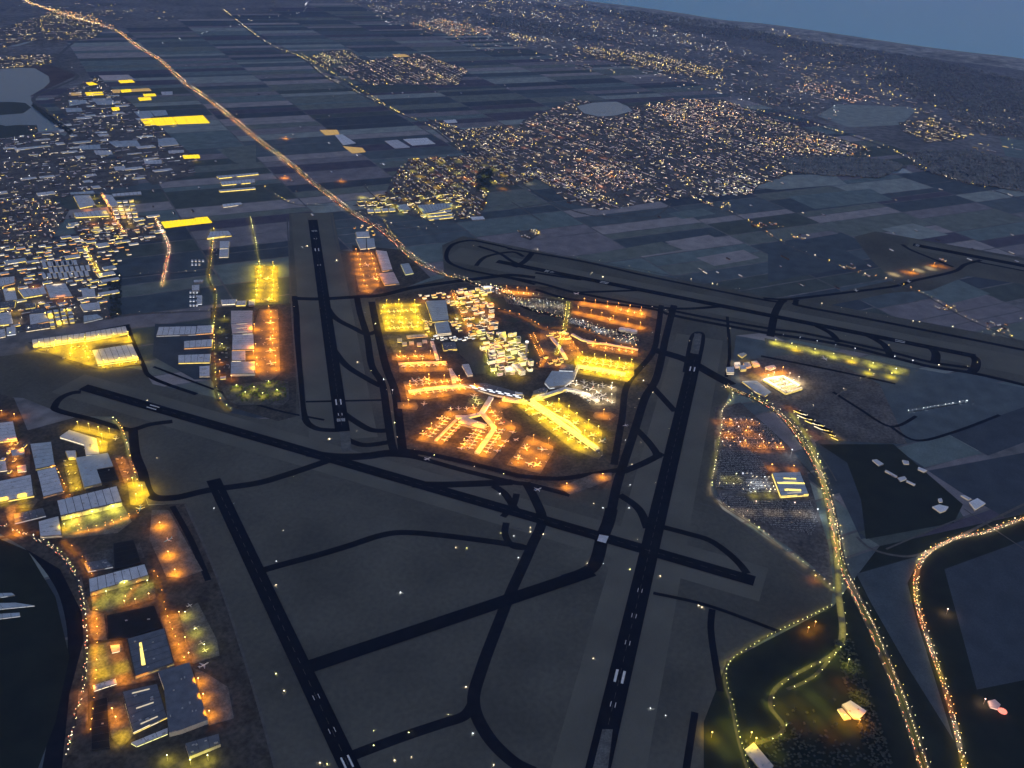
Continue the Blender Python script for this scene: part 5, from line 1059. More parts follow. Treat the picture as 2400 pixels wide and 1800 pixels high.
for pts, col, k, sp, lab in POOLS:
    if 'pier' not in lab and 'apron' not in lab: continue
    P_ = [xy(v) for v in W(pts)]; n_ = int(abs(area(P_))/5200)
    def sv(x, y, lab=lab):
        o = bpy.data.objects.new('service_vehicle', SVM); COL.objects.link(o); o.location = (x, y, APZ); o.rotation_euler = (0, 0, R.uniform(0, 6.28))
        o['label'] = 'small pale service vehicle'+lab.replace('floodlight mast', ''); o['category'] = 'service vehicle'; o['group'] = 'service vehicles'+lab.replace('floodlight mast', '')
    scatter_in(pts, min(n_, 22), sv)
# ---------------------------------------------------------------- aircraft
def lathe(prof, n=8):
    b = MB(); rings = []
    for x, r, z in prof: rings.append([(x, r*math.cos(2*math.pi*i/n), z+r*math.sin(2*math.pi*i/n)) for i in range(n)])
    for a, c_ in zip(rings, rings[1:]):
        for i in range(n): b.face([a[i], c_[i], c_[(i+1) % n], a[(i+1) % n]])
    return b
def planform(pts, z0_, z1_, th):
    b = MB(); T = [(x, y, z0_+(z1_-z0_)*k+th/2) for x, y, k in pts]; U = [(x, y, z-th) for x, y, z in T]
    b.face(T); b.face(U[::-1])
    for i in range(len(T)): j = (i+1) % len(T); b.face([U[i], U[j], T[j], T[i]])
    return b
def jet_meshes(L):
    s = L/37.0; r = 1.95*s**.8; z = 3.2*s
    P = {}
    P['fuselage'] = lathe([(L/2, .1, z-.3), (L/2-1.2*s, r*.5, z-.2), (L/2-3.5*s, r*.9, z), (L/2-6*s, r, z), (-L/2+12*s, r, z), (-L/2+6*s, r*.7, z+.5*s), (-L/2+1, r*.3, z+1.1*s), (-L/2, .1, z+1.2*s)])
    for sgn, nm in ((1, 'wing'), (-1, 'wing_')):
        P[nm] = planform([(4*s, sgn*r*.6, 0), (-5*s, sgn*17*s, 1), (-7*s, sgn*17*s, 1), (-4*s, sgn*6*s, .3), (-4.2*s, sgn*r*.6, 0)], z-1*s, z+.8*s, .5*s)
        P['tail'+nm] = planform([(-L/2+6*s, sgn*.5, 0), (-L/2+1.2*s, sgn*6.5*s, 1), (-L/2-.3*s, sgn*6.5*s, 1), (-L/2+2*s, sgn*.5, 0)], z+1*s, z+1.6*s, .35*s)
        b = lathe([(3.6*s, .2, 0), (3.5*s, 1.1*s, 0), (1.5*s, 1.15*s, 0), (-.5*s, .6*s, 0)])
        b.v = [(x, y+sgn*5.8*s, q+z-1.5*s) for x, y, q in b.v]; P['engine'+nm] = b
    b = MB(); t_ = .25*s
    F_ = [(-L/2+8*s, z+r*.8), (-L/2+1.5*s, z+8*s), (-L/2-.6*s, z+8*s), (-L/2+1*s, z+r*.5)]
    for sgn in (1, -1): b.face([(x, sgn*t_, q) for x, q in (F_ if sgn < 0 else F_[::-1])])
    for i in range(4): j = (i+1) % 4; b.face([(F_[i][0], t_, F_[i][1]), (F_[j][0], t_, F_[j][1]), (F_[j][0], -t_, F_[j][1]), (F_[i][0], -t_, F_[i][1])])
    P['fin'] = b
    b = MB(); b.box(L/2-6*s, 0, .1, .8*s, .6*s, z-r+.3); P['nose_gear'] = b
    b = MB(); b.box(-1*s, 2.6*s, .1, 1.4*s, .8*s, z-1.4*s); b.box(-1*s, -2.6*s, .1, 1.4*s, .8*s, z-1.4*s); P['main_gear'] = b
    b = MB(); b.box(L/2-3.3*s, 0, z+r*.45, 1.2*s, 1.9*s, .45*s); P['cockpit_window'] = b
    return P
JM = {}
def jet(x, y, hd, L, label, group, tail='white', body='white', z=None):
    t = thing('airliner', label, 'airliner', (x, y, z or APZ), hd, group)
    if L not in JM: JM[L] = {k: v for k, v in jet_meshes(L).items()}
    for k, bmk in JM[L].items():
        nm = k.replace('_', '') if k.startswith(('wing', 'tail', 'engine')) else k
        nm = {'tailwing': 'tailplane', 'enginewing': 'engine'}.get(nm, nm)
        m_ = {'fuselage': body, 'fin': tail, 'engine': 'engine', 'nose_gear': 'gap', 'main_gear': 'gap', 'cockpit_window': 'glassd', 'wing': 'wing', 'tailplane': 'wing'}[nm]
        key = (L, k, m_)
        if key not in JM: JM[key] = bmk.mesh(nm, [m_])
        o = bpy.data.objects.new(nm, JM[key]); COL.objects.link(o); o.parent = t
    return t
ORD = ['first', 'second', 'third', 'fourth', 'fifth', 'sixth', 'seventh', 'eighth', 'ninth', 'tenth', 'eleventh', 'twelfth', 'thirteenth', 'fourteenth']
TC = ['white', 'blue', 'white', 'navy', 'white', 'red', 'blue', 'white', 'green', 'white']
TN = {'white': 'white-tailed', 'blue': 'blue-tailed', 'navy': 'dark-tailed', 'red': 'red-tailed', 'green': 'green-tailed'}
tci = [0]
def parkrow(tile, q, n, d, hd_off, L, where, group, miss=(), jit=.0, nose_in=True, side=1):
    """jets stand in a row beside the line q, d metres off it"""
    P = W(tile(*q)); tot = sum((P[i+1]-P[i]).length for i in range(len(P)-1))
    pts = walk(P, tot/n, tot/n/2)[:n]
    for i, (p, t) in enumerate(pts):
        if i in miss: continue
        nn = Vector((-t.y, t.x, 0))*side; c = p+nn*d
        hd = math.atan2(-nn.y, -nn.x)+hd_off+R.uniform(-.05, .05)
        tl = TC[tci[0] % 10]; tci[0] += 1
        w_ = 'airliner' if L < 45 else 'large airliner'
        jet(c.x+R.uniform(-2, 2), c.y+R.uniform(-2, 2), hd, L, f'white {TN[tl]} {w_}, {ORD[i % 14]} from the {where}', group, tl)
def sgn_near(tile, q, near=True):
    P = W(tile(*q)); t = P[-1]-P[0]; nn = Vector((-t.y, t.x, 0)); c = (P[0]+P[-1])/2; return 1 if (nn.dot(CAM-c) > 0) == near else -1
g1 = 'airliners parked along the piers'
q = (440, 655, 850, 930, 1250, 1210, 1630, 1480)
parkrow(b6, q, 10, 46, 0, 38, 'root of the diagonal pier, near side', g1, side=sgn_near(b6, q)); parkrow(b6, q, 8, 52, 0, 50, 'root of the diagonal pier, far side', g1, side=sgn_near(b6, q, False), miss=(5,))
parkrow(b6, (300, 800, 1150, 1400), 7, 18, .3, 38, 'top of the outer row before the diagonal pier', g1, side=1, miss=(3, 5))
q = (520, 500, 730, 750); parkrow(b5, q, 4, 46, 0, 38, 'top of the forked pier upper arm', g1, side=sgn_near(b5, q, False))
q = (730, 750, 425, 1180)
for s_, w_ in ((1, 'left side'), (-1, 'right side')): parkrow(b5, q, 8, 42, .1, 38, f'fork root, right arm, {w_}', g1, side=s_)
parkrow(b5, (400, 780, 100, 1150), 6, 6, .2, 38, 'top of the outer left row of the right arm', g1)
parkrow(b5, (1040, 800, 700, 1200), 5, 10, .2, 38, 'top of the outer right row of the right arm', g1, miss=(1,))
q = (1245, 985, 890, 1345)
for s_, w_ in ((1, 'one side'), (-1, 'other side')): parkrow(b4, q, 7, 38, .1, 38, f'top of the forked pier left arm, {w_}', g1, side=s_)
parkrow(b4, (1100, 870, 1640, 850), 4, 30, 0, 38, 'left on the lit upper corridor', g1, side=sgn_near(b4, (1100, 870, 1640, 850), False))
parkrow(b4, (1000, 930, 620, 1290), 4, 4, .2, 38, 'top of the outermost left row', g1, miss=(1,))
q = (430, 490, 1410, 385)
parkrow(b4, q, 9, 46, 0, 38, 'crowded pier tip, near side', g1, side=sgn_near(b4, q)); parkrow(b4, q, 9, 50, 0, 38, 'crowded pier tip, far side', g1, side=sgn_near(b4, q, False), miss=(7,))
parkrow(b4, (480, 340, 800, 300), 3, 0, .4, 50, 'left of the outer row above the crowded pier', g1)
parkrow(b4, (1540, 560, 1640, 760), 3, 0, 1.2, 50, 'top of the group by the pier stem', g1)
q = (550, 1415, 1370, 1385); parkrow(b3, q, 6, 44, .5, 50, 'left of the slanting row', g1, side=sgn_near(b3, q))
parkrow(b3, (500, 1320, 1000, 1300), 5, 0, .6, 38, 'left on the narrow amber strip', g1, miss=(2,))
q = (1290, 45, 2110, 185)
parkrow(b6, q, 8, 46, 0, 50, 'left of the straight pier, near side', g1, side=sgn_near(b6, q)); parkrow(b6, q, 7, 50, 0, 50, 'left of the straight pier, far side', g1, side=sgn_near(b6, q, False))
parkrow(B(1300, 660), (500, 1330, 1300, 1440), 6, 0, .2, 38, 'left of the back row of the straight pier', g1, miss=(4,))
q = (1060, 440, 1250, 470, 1450, 540, 1640, 650)
parkrow(b6, q, 6, 46, 0, 38, 'left of the curved pier, near side', g1, side=sgn_near(b6, q)); parkrow(b6, q, 6, 50, 0, 50, 'left of the curved pier, far side', g1, side=sgn_near(b6, q, False))
parkrow(b6, (1320, 340, 1940, 460), 4, 0, .3, 50, 'left of the whitish back row', g1)
parkrow(b6, (1500, 560, 1920, 720), 5, 0, .5, 38, 'left of the whitish front row', g1)
parkrow(B(1300, 660), (600, 1120, 1400, 1240), 7, 0, .2, 38, 'left on the salmon apron', g1, miss=(1,))
parkrow(B(1300, 660), (850, 440, 1560, 590), 6, 0, .2, 38, 'left on the upper orange strip', 'airliners on the remote stands', miss=(1,))
parkrow(B(1300, 660), (940, 660, 980, 670), 1, 0, .2, 50, 'tip of the lower orange strip', 'airliners on the remote stands')
g2 = 'airliners on the remote stands'
parkrow(b3, (350, 540, 880, 500), 7, 0, .1, 38, 'left in the square yellow upper row', g2)
parkrow(b3, (360, 700, 820, 740), 3, 0, .8, 38, 'left in the middle of the square yellow apron', g2)
parkrow(b3, (360, 830, 900, 790), 7, 0, .1, 38, 'left in the square yellow lower row', g2)
for i, (x, y) in enumerate(((1270, 1130), (1560, 1150), (1150, 1290), (1330, 1400), (1460, 1420))):
    v = G(*B(1060, 900)(x, y)[0]); jet(v.x, v.y, .6+i*1.3, 50, 'large white airliner at the %s of the detached square apron' % ('upper left', 'upper right', 'left middle', 'bottom middle', 'lower right')[i], g2, TC[i])
for i, (x, y) in enumerate(((1430, 280), (1430, 560), (1430, 770), (1440, 985))):
    v = G(*b1(x, y)[0]); jet(v.x, v.y, 3.6+.1*i, 62, 'large cargo jet on the long orange apron, %s from the top' % ORD[i], 'cargo jets left of the runway', TC[i+1])
for i, (x, y) in enumerate(((1380, 1140), (1400, 1500))):
    v = G(*b2(x, y)[0]); jet(v.x, v.y, 3.5, 62, ('upper', 'lower')[i]+' large cargo jet on the yellow apron', 'cargo jets left of the runway', 'white')
for i, (x, y) in enumerate(((960, 640), (1030, 760))):
    v = G(*a6(x, y)[0]); jet(v.x, v.y, .9, 62, ('upper', 'lower')[i]+' large jet on the orange apron right of the runway top', 'jets right of the runway top', 'white')
one = [(C6(0, 980)(2020, 1320), 40, .5, 'blue', 'blue', 'sky-blue airliner on the dark stand right of the floodlit hangar'),
       (D(180, 1180)(755, 312), 38, -.4, 'blue', 'blue', 'sky-blue airliner between two orange pools'),
       (A(1200, 900)(225, 920), 42, 2.6, 'blue', 'white', 'white airliner with blue tail taxiing below the detached apron'),
       (A(600, 900)(1485, 655), 38, 2.7, 'white', 'white', 'white airliner taxiing on the dark taxiway below the left arm'),
       (A(1800, 450)(490, 1450), 50, .6, 'white', 'white', 'white airliner alone below the pale yellow strip'),
       (A(1800, 450)(760, 858), 44, .2, 'white', 'white', 'white airliner on the far link taxiway'),
       (A(1800, 450)(1215, 780), 44, .2, 'white', 'white', 'white airliner crossing the village road on the far link'),
       (B(900, 850)(690, 730), 40, .3, 'white', 'white', 'white airliner beside the lone orange patch'),
       (B(1060, 900)(1110, 975), 36, 2.8, 'white', 'white', 'white airliner rolling between the orange aprons'),
       (D(180, 1430)(1050, 465), 38, 2.7, 'white', 'white', 'pale airliner at the corner of the largest hangar'),
       (A(1200, 900)(980, 365), 30, -.9, 'navy', 'white', 'small airliner rolling right of the diagonal pier tip'),
       (A(1200, 450)(560, 885), 50, 2.7, 'white', 'white', 'white airliner on the taxiway behind the viaduct'),
       (C6(0, 980)(1670, 310), 34, .5, 'white', 'white', 'white airliner behind the bent grey shed')]
for p, L, hd, tl, bd, lab in one:
    v = G(*p[0]); jet(v.x, v.y, hd, L, lab, 'airliners standing or moving alone', tl, bd)
# propeller aircraft: straight wings
def prop(x, y, hd, label):
    t = thing('propeller_aircraft', label, 'propeller aircraft', (x, y, APZ+.7), hd, 'propeller aircraft on the olive apron')
    if 'prop' not in JM:
        d = []; L = 22; z = 2.4
        d.append(('fuselage', 'white', lathe([(11, .1, z), (9.5, .9, z), (7, 1.2, z), (-5, 1.2, z), (-11, .3, z+.8)])))
        for s_ in (1, -1):
            d.append(('wing', 'wing', planform([(2, s_*.8, 0), (1.2, s_*13, 1), (-.6, s_*13, 1), (-1.2, s_*.8, 0)], z+1, z+1.1, .35)))
            d.append(('tailplane', 'wing', planform([(-9, s_*.3, 0), (-9.6, s_*4.5, 1), (-11, s_*4.5, 1), (-11.2, s_*.3, 0)], z+1, z+1, .3)))
            b = lathe([(3.6, .1, 0), (3.2, .6, 0), (-1, .5, 0)]); b.v = [(x_, y_+s_*4, q_+z+.8) for x_, y_, q_ in b.v]; d.append(('engine', 'engine', b))
            b = MB(); b.box(3.7, s_*4, z-.9, .1, .3, 3.4); b.box(3.7, s_*4, z+.65, .1, 3.4, .3); d.append(('propeller', 'gap', b))
        b = MB(); b.face([(-7.5, .1, z+.8), (-11.2, .1, z+.6), (-11.8, .1, z+4.4), (-10.2, .1, z+4.4)]); b.face([(-10.2, -.1, z+4.4), (-11.8, -.1, z+4.4), (-11.2, -.1, z+.6), (-7.5, -.1, z+.8)]); d.append(('fin', 'white', b))
        b = MB(); b.box(0, 2, .0, .8, .5, z-.8); b.box(0, -2, 0, .8, .5, z-.8); b.box(8, 0, 0, .6, .4, z-.8); d.append(('landing_gear', 'gap', b))
        JM['prop'] = [(n_, b_.mesh(n_, [m_])) for n_, m_, b_ in d]
    for n_, me in JM['prop']:
        o = bpy.data.objects.new(n_, me); COL.objects.link(o); o.parent = t
for i, (x, y) in enumerate(((1640, 265), (1695, 460), (1745, 590), (1775, 655))):
    v = G(*A(0, 1350)(x, y)[0]); prop(v.x, v.y, (2.7, 1.2, 1.1, 1.1)[i], ('uppermost', 'second from top', 'third from top', 'lowest')[i]+' white propeller aircraft on the olive apron')
# radar / windmill style masts on the far strip
for i, (x, y) in enumerate(((125, 1265), (270, 1290), (418, 1320), (575, 1355), (745, 1385), (1085, 1455), (1243, 1490))):
    v = G(*A(1800, 450)(x, y)[0]); mast(v.x, v.y, 'cool', 0, '%s tall white light mast from the left on the pale yellow strip' % ORD[i], 26, group='tall white masts on the pale yellow strip')
# ---------------------------------------------------------------- towns
HOUSE = []
_lk = [[xy(v) for v in W(q)] for q in (A(1200, 0)(540, 915, 700, 880, 900, 870, 1020, 915, 1060, 960, 900, 1010, 740, 1020, 600, 985), A(600, 0)(1900, 1460, 2030, 1470, 2040, 1560, 2020, 1659, 1890, 1659, 1895, 1550), A(1800, 0)(700, 1460, 1000, 1425, 1250, 1500, 760, 1510))]
def town(poly, ang, row, gap, ln, lamps, cols, where, ground=True, keep=1.0, hh=(5, 9), win=.6, bright='win'):
    if ground: flat('town_ground', poly, 'town')
    P = ccw([xy(v) for v in W(poly)]); cx = sum(p[0] for p in P)/len(P); cyy = sum(p[1] for p in P)/len(P); rr = max(math.hypot(p[0]-cx, p[1]-cyy) for p in P)
    ca, sa = math.cos(ang), math.sin(ang); v = -rr; k = 0
    while v < rr:
        u = -rr+R.uniform(0, 30); k += 1; lw = R.choice((.25, .6, 1, 1.6, 2.6))
        while u < rr:
            L = R.uniform(*ln); x, y = cx+(u+L/2)*ca-v*sa, cyy+(u+L/2)*sa+v*ca
            if inside(x, y, P) and seen(x, y, 10) and not any(inside(x, y, q) for q in _lk):
                if R.random() < keep*(.65+.35*math.sin(x*.004)*math.cos(y*.005)) and all(math.hypot(x-q[0], y-q[1]) > q[2]+8 for q in NEARB(x, y)):
                    HOUSE.append((dcam(x, y), x, y, L, R.uniform(9, 13), R.uniform(*hh), ang+(math.pi/2 if R.random() < .18 else 0), R.choice(cols) if R.random() < win else None, bright, where))
                if R.random() < lamps*1.3*lw: lamp(x+R.uniform(-12, 12)*ca-sa*13, y+R.uniform(-12, 12)*sa+ca*13, R.choice(cols), 0, 'street lamp among the houses of the '+where, 8)
            u += L+R.uniform(4, 18)+(26 if R.random() < .2 else 0)
        v += row+(row*.6 if k % 5 == 0 else 0)
_nb = {}
for q in BLD:
    for i in range(int((q[0]-q[2]-60)//200), int((q[0]+q[2]+60)//200)+1):
        for j in range(int((q[1]-q[2]-60)//200), int((q[1]+q[2]+60)//200)+1): _nb.setdefault((i, j), []).append(q)
def NEARB(x, y): return _nb.get((int(x//200), int(y//200)), ())
aw = math.atan2(ax.y, ax.x)
wy = ('wht', 'yel', 'org', 'pink')
town(F(885, 345, 960, 340, 1010, 335, 1060, 345, 1165, 380, 1130, 400, 1060, 400, 1040, 470, 960, 478, 900, 470, 830, 450, 760, 445, 830, 425, 850, 380), aw, 46, 20, (24, 60), .50, ('yel', 'yel', 'wht', 'gre'), 'bright yellow town quarter at the pond', keep=.8, hh=(8, 20))
town(F(1060, 345, 1100, 310, 1130, 260, 1240, 215, 1360, 230, 1500, 215, 1560, 215, 1690, 262, 1880, 320, 1800, 345, 1640, 400, 1620, 420, 1490, 425, 1300, 455, 1230, 440, 1165, 385), aw+.2, 62, 20, (26, 70), .26, ('wht', 'wht', 'pink', 'yel'), 'wide town on the polder', keep=.75)
town(F(920, 255, 1000, 280, 1100, 270, 1130, 300, 1060, 345, 1010, 330, 950, 285), aw, 50, 20, (24, 50), .4, ('wht', 'yel'), 'upper part of the town by the straight road', keep=.8)
town(F(1200, 360, 1330, 350, 1400, 390, 1320, 420, 1220, 400), aw+.2, 50, 10, (20, 50), .5, ('org', 'pink', 'wht'), 'orange heart of the wide town', ground=False, keep=.6, hh=(7, 14))
town(F(1490, 400, 1600, 370, 1650, 400, 1620, 420, 1500, 430), aw+.2, 50, 10, (30, 60), .5, ('gre', 'wht', 'cool'), 'pale trading quarter at the town edge', ground=False, keep=.6)
town(F(660, 125, 720, 108, 760, 112, 790, 135, 720, 140, 700, 150), aw, 55, 20, (26, 50), .5, ('yel', 'wht', 'gre'), 'diamond-shaped bright estate far up', keep=.7, win=.8)
town(F(715, 148, 800, 130, 900, 115, 1010, 150, 990, 185, 860, 183, 790, 185, 750, 165), aw, 66, 20, (26, 60), .32, ('wht', 'pink', 'yel'), 'distant village along the straight road')
town(F(1390, 225, 1480, 210, 1570, 225, 1620, 265, 1560, 290, 1450, 275), aw+.2, 70, 20, (26, 60), .25, ('org', 'wht'), 'town part beyond the small lake', ground=False, keep=.5)
aal = ('wht', 'yel', 'wht', 'cool')
town(F(0, 300, 110, 285, 160, 300, 200, 330, 290, 360, 300, 400, 170, 420, 60, 440, 0, 440), angL, 62, 20, (24, 60), .22, aal, 'dark estate left of the greenhouses', keep=.6, win=.45)
town(F(110, 215, 210, 165, 330, 260, 420, 340, 420, 380, 330, 400, 240, 330, 160, 300, 150, 260), angL, 66, 20, (24, 70), .16, aal, 'market-garden land among the greenhouses', keep=.55, win=.35)
town(F(0, 425, 110, 430, 150, 455, 110, 520, 0, 560), angL, 46, 20, (20, 50), .34, ('wht', 'wht', 'yel', 'org'), 'village at the left edge', keep=.8)
town(F(110, 520, 240, 500, 265, 520, 215, 610, 240, 690, 0, 720, 0, 570), angL, 60, 20, (20, 50), .35, ('yel', 'wht', 'org'), 'business park at the left edge', keep=.5, win=.5)
town(F(150, 480, 250, 460, 345, 470, 350, 520, 260, 530, 180, 530), angL, 46, 20, (20, 44), .45, ('wht', 'yel', 'org'), 'estate above the dark fields', keep=.7)
town(F(0, 60, 130, 25, 230, 60, 200, 85, 60, 90, 0, 105), angL, 90, 20, (30, 80), .3, ('wht', 'yel'), 'far town at the upper left', keep=.5)
town(F(0, 125, 60, 115, 130, 125, 110, 140, 0, 150), angL, 70, 20, (30, 60), .4, ('yel', 'wht'), 'lake-side town at the upper left', keep=.6)
town(F(100, 15, 200, 35, 250, 60, 160, 45, 100, 30), angL, 80, 10, (30, 60), .5, ('org', 'yel'), 'cluster round the far motorway', ground=False, keep=.4)
town(F(750, 0, 1250, 0, 1600, 100, 1850, 200, 1800, 260, 1640, 230, 1500, 200, 1250, 150, 1000, 100, 850, 60), aw+.3, 150, 20, (30, 90), .17, ('wht', 'cool', 'yel'), 'scattered far villages towards the coast', ground=False, keep=.35)
town(F(880, 50, 960, 40, 1040, 60, 1060, 78, 980, 80), aw, 80, 10, (30, 80), .5, ('org', 'wht'), 'orange far village under the upper edge', ground=False, keep=.4)
town(F(1090, 70, 1130, 75, 1200, 88, 1180, 95, 1100, 85), aw, 70, 10, (30, 80), .6, ('yel', 'wht'), 'bright thin far village', ground=False, keep=.5, win=.9)
town(F(1250, 100, 1400, 115, 1560, 150, 1560, 175, 1400, 150, 1280, 125), aw, 85, 10, (30, 80), .4, ('wht', 'yel'), 'long far village between fields', keep=.5)
town(F(1940, 265, 2010, 255, 2060, 270, 2090, 300, 2000, 310, 1950, 285), aw, 75, 10, (40, 100), .6, ('yel', 'yel', 'wht'), 'bright town at the right edge', keep=.6, win=.9)
town(F(1660, 60, 1800, 90, 1900, 120, 2000, 200, 2212, 240, 2212, 330, 2090, 330, 1950, 240, 1800, 200, 1700, 160), aw+.3, 150, 10, (30, 80), .15, ('wht', 'yel'), 'villages before the dunes', ground=False, keep=.25)
town(F(1690, 180, 1800, 185, 1900, 215, 1860, 225, 1720, 200), aw, 90, 10, (30, 80), .35, ('org', 'wht', 'pink'), 'lit hamlet row in the woods', ground=False, keep=.4)
town(F(0, 5, 100, 0, 300, 10, 420, 40, 300, 50, 150, 30), angL, 200, 10, (30, 90), .12, ('wht', 'yel'), 'far plain at the top', ground=False, keep=.2)
town(F(1630, 300, 1760, 290, 1880, 322, 1880, 340, 1780, 335, 1640, 330), aw, 55, 10, (30, 80), .5, ('org', 'yel', 'wht'), 'amber rows at the right end of the town', ground=False, keep=.5)
town(F(1260, 435, 1130, 375, 1170, 368, 1240, 400, 1330, 440), aw, 40, 10, (20, 40), .35, ('wht', 'yel'), 'dim terraces at the near edge of the town', keep=.8)
town(F(1120, 500, 1160, 496, 1165, 508, 1145, 520, 1125, 512), aw, 36, 6, (14, 26), .5, ('wht', 'yel'), 'farm cluster on the violet field', keep=.8)
for x, y, w_, h_ in ((1810, 570, 60, 14), (1850, 585, 40, 16), (2005, 655, 60, 20), (2120, 690, 60, 30), (1520, 436, 80, 14), (1620, 480, 70, 16), (1390, 430, 40, 8), (2030, 560, 20, 8), (1700, 505, 60, 14), (60, 1375-1100, 40, 10), (1460, 380, 60, 16)):
    town(F(x, y, x+w_, y+h_*.4, x+w_, y+h_, x, y+h_*.7), aw, 40, 6, (16, 40), .35, ('wht', 'yel', 'org'), 'roadside hamlets', ground=False, keep=.6)
# farms scattered on the polder
for _ in range(240):
    x, y = R.uniform(0, 2212), R.uniform(60, 800); v = G(x/.92167, y/.92167)
    if not inside(v.x, v.y, polder): continue
    if y > 470 and not (x > 1500 and y < 640 and x < 2200): continue
    HOUSE.append((dcam(v.x, v.y), v.x, v.y, R.uniform(20, 60), R.uniform(10, 16), 5, aw, R.choice(('wht', 'cool', None)), 'win', 'scattered farms on the polder'))
HOUSE.sort(key=lambda q: q[0])
HM = ['wallb', 'tile', 'win_yel', 'win_wht', 'win_org', 'win_pink', 'win_cool', 'win_gre', 'roof', 'roofp', 'dim_wht', 'dim_yel', 'dim_org', 'dim_pink', 'dim_cool', 'dim_gre']
cd = {'yel': 11, 'wht': 10, 'org': 12, 'pink': 13, 'cool': 14, 'gre': 15}
ci = {'yel': 2, 'wht': 3, 'org': 4, 'pink': 5, 'cool': 6, 'gre': 7}
def house_mesh(b, x, y, L, wd, h, a, col, rm):
    b.gable(x, y, L, wd, h, 3.2, a, 0, rm)
    if col:
        cc = ci if R.random() < .28 else cd
        ca, sa = math.cos(a), math.sin(a)
        for s_ in (-1, 1):
            n = Vector((-sa*s_, ca*s_))
            if n.dot(Vector((CAM.x-x, CAM.y-y))) < 0: continue
            k = max(1, int(L/14))
            for j in range(k):
                if R.random() < .3: continue
                u0, u1 = -L/2+L*j/k+1.5, -L/2+L*(j+1)/k-1.5; o_ = wd/2+.12; q = []
                for u, z in ((u0, h*.35), (u1, h*.35), (u1, h*.35+2.8), (u0, h*.35+2.8)): q.append((x+u*ca-s_*o_*sa, y+u*sa+s_*o_*ca, z+.9))
                b.face(q, cc[col])  # glowing strip added for town brightness, drawn as a window
for i, (d_, x, y, L, wd, h, a, col, br, where) in enumerate(HOUSE[:300]):
    b = MB(); rm_ = R.choice((1, 8, 8)); house_mesh(b, 0, 0, L, wd, h, a, col, rm_)
    o = b.obj('house', HM); o.location = (x, y, 2); o['label'] = ('lit' if col else 'unlit')+(' dark-tiled ' if rm_ == 1 else ' pale-roofed ')+('long' if L > 44 else 'short' if L < 30 else 'medium')+' row house in the '+where; o['category'] = 'house'; o['group'] = o['label'].replace('row house', 'row houses')
big = {}
for (d_, x, y, L, wd, h, a, col, br, where) in HOUSE[300:]:
    house_mesh(big.setdefault(where, MB()), x, y, L, wd, h, a, col, R.choice((1, 8, 8, 8, 9)))
for where, b in big.items(): b.obj('houses', HM, kind='stuff', label='gabled houses of the '+where, category='houses')

# ---------------------------------------------------------------- trees
def crown(b, x, y, z, r, n=5):
    for _ in range(n):
        a = R.uniform(0, 6.28); q = R.uniform(0, .55)*r
        b.octa(x+q*math.cos(a), y+q*math.sin(a), z+R.uniform(-.25, .35)*r, R.uniform(.35, .6)*r, 0, R.uniform(.35, .6)*r)
TV = []
for k in range(5):
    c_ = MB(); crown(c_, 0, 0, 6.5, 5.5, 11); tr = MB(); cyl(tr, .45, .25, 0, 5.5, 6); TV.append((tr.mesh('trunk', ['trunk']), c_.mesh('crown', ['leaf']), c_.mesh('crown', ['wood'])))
def tree(x, y, lab, grp, leaf=1, s=1):
    t = thing('tree', lab, 'tree', (x, y, 2), R.uniform(0, 6), grp); t.scale = (s, s, s); v = R.choice(TV)
    for nm, me in (('trunk', v[0]), ('crown', v[leaf])):
        o = bpy.data.objects.new(nm, me); COL.objects.link(o); o.parent = t
def scatter(poly, n, fn):
    P = ccw([xy(v) for v in W(poly)]); xs = [p[0] for p in P]; ys = [p[1] for p in P]; k = 0
    while k < n:
        x, y = R.uniform(min(xs), max(xs)), R.uniform(min(ys), max(ys))
        if inside(x, y, P): fn(x, y); k += 1
flat('car_park', b1(560, 1380, 1240, 1300, 1560, 1270, 1740, 1300, 1750, 1600, 1650, 1700, 900, 1700, 700, 1640), 'yard')
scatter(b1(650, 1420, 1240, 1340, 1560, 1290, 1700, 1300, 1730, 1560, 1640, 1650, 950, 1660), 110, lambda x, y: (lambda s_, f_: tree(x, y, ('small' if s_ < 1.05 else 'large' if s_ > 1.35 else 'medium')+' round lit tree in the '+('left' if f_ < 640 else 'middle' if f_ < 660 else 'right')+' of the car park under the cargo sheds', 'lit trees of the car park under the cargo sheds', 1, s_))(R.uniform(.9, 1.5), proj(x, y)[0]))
scatter(A(1800, 1350)(200, 1100, 560, 1000, 600, 1300, 300, 1500, 0, 1400), 22, lambda x, y: tree(x, y, 'dark tree by the slip road left of the white service station', 'trees left of the service station', 2, 1.2))
scatter(B(1120, 660)(200, 1050, 230, 1250, 330, 1500, 180, 1400), 12, lambda x, y: tree(x, y, 'yellow-lit tree beside the dark lawn at the terminal', 'trees beside the dark lawn', 1, 1.2))
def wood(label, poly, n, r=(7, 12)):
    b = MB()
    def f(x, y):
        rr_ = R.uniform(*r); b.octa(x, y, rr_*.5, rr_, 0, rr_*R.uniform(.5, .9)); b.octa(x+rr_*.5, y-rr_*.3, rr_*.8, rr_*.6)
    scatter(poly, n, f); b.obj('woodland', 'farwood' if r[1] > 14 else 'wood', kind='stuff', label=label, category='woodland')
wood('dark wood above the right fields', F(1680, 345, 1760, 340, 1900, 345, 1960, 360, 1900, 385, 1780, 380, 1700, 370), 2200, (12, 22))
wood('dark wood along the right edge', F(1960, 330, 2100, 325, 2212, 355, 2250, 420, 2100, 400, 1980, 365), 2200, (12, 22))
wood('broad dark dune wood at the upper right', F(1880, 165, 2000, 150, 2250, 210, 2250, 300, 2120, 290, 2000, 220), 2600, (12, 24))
wood('dark wood strip under the coast', F(1250, 10, 1500, 40, 1800, 100, 1760, 110, 1500, 70, 1300, 30), 1500, (12, 26))
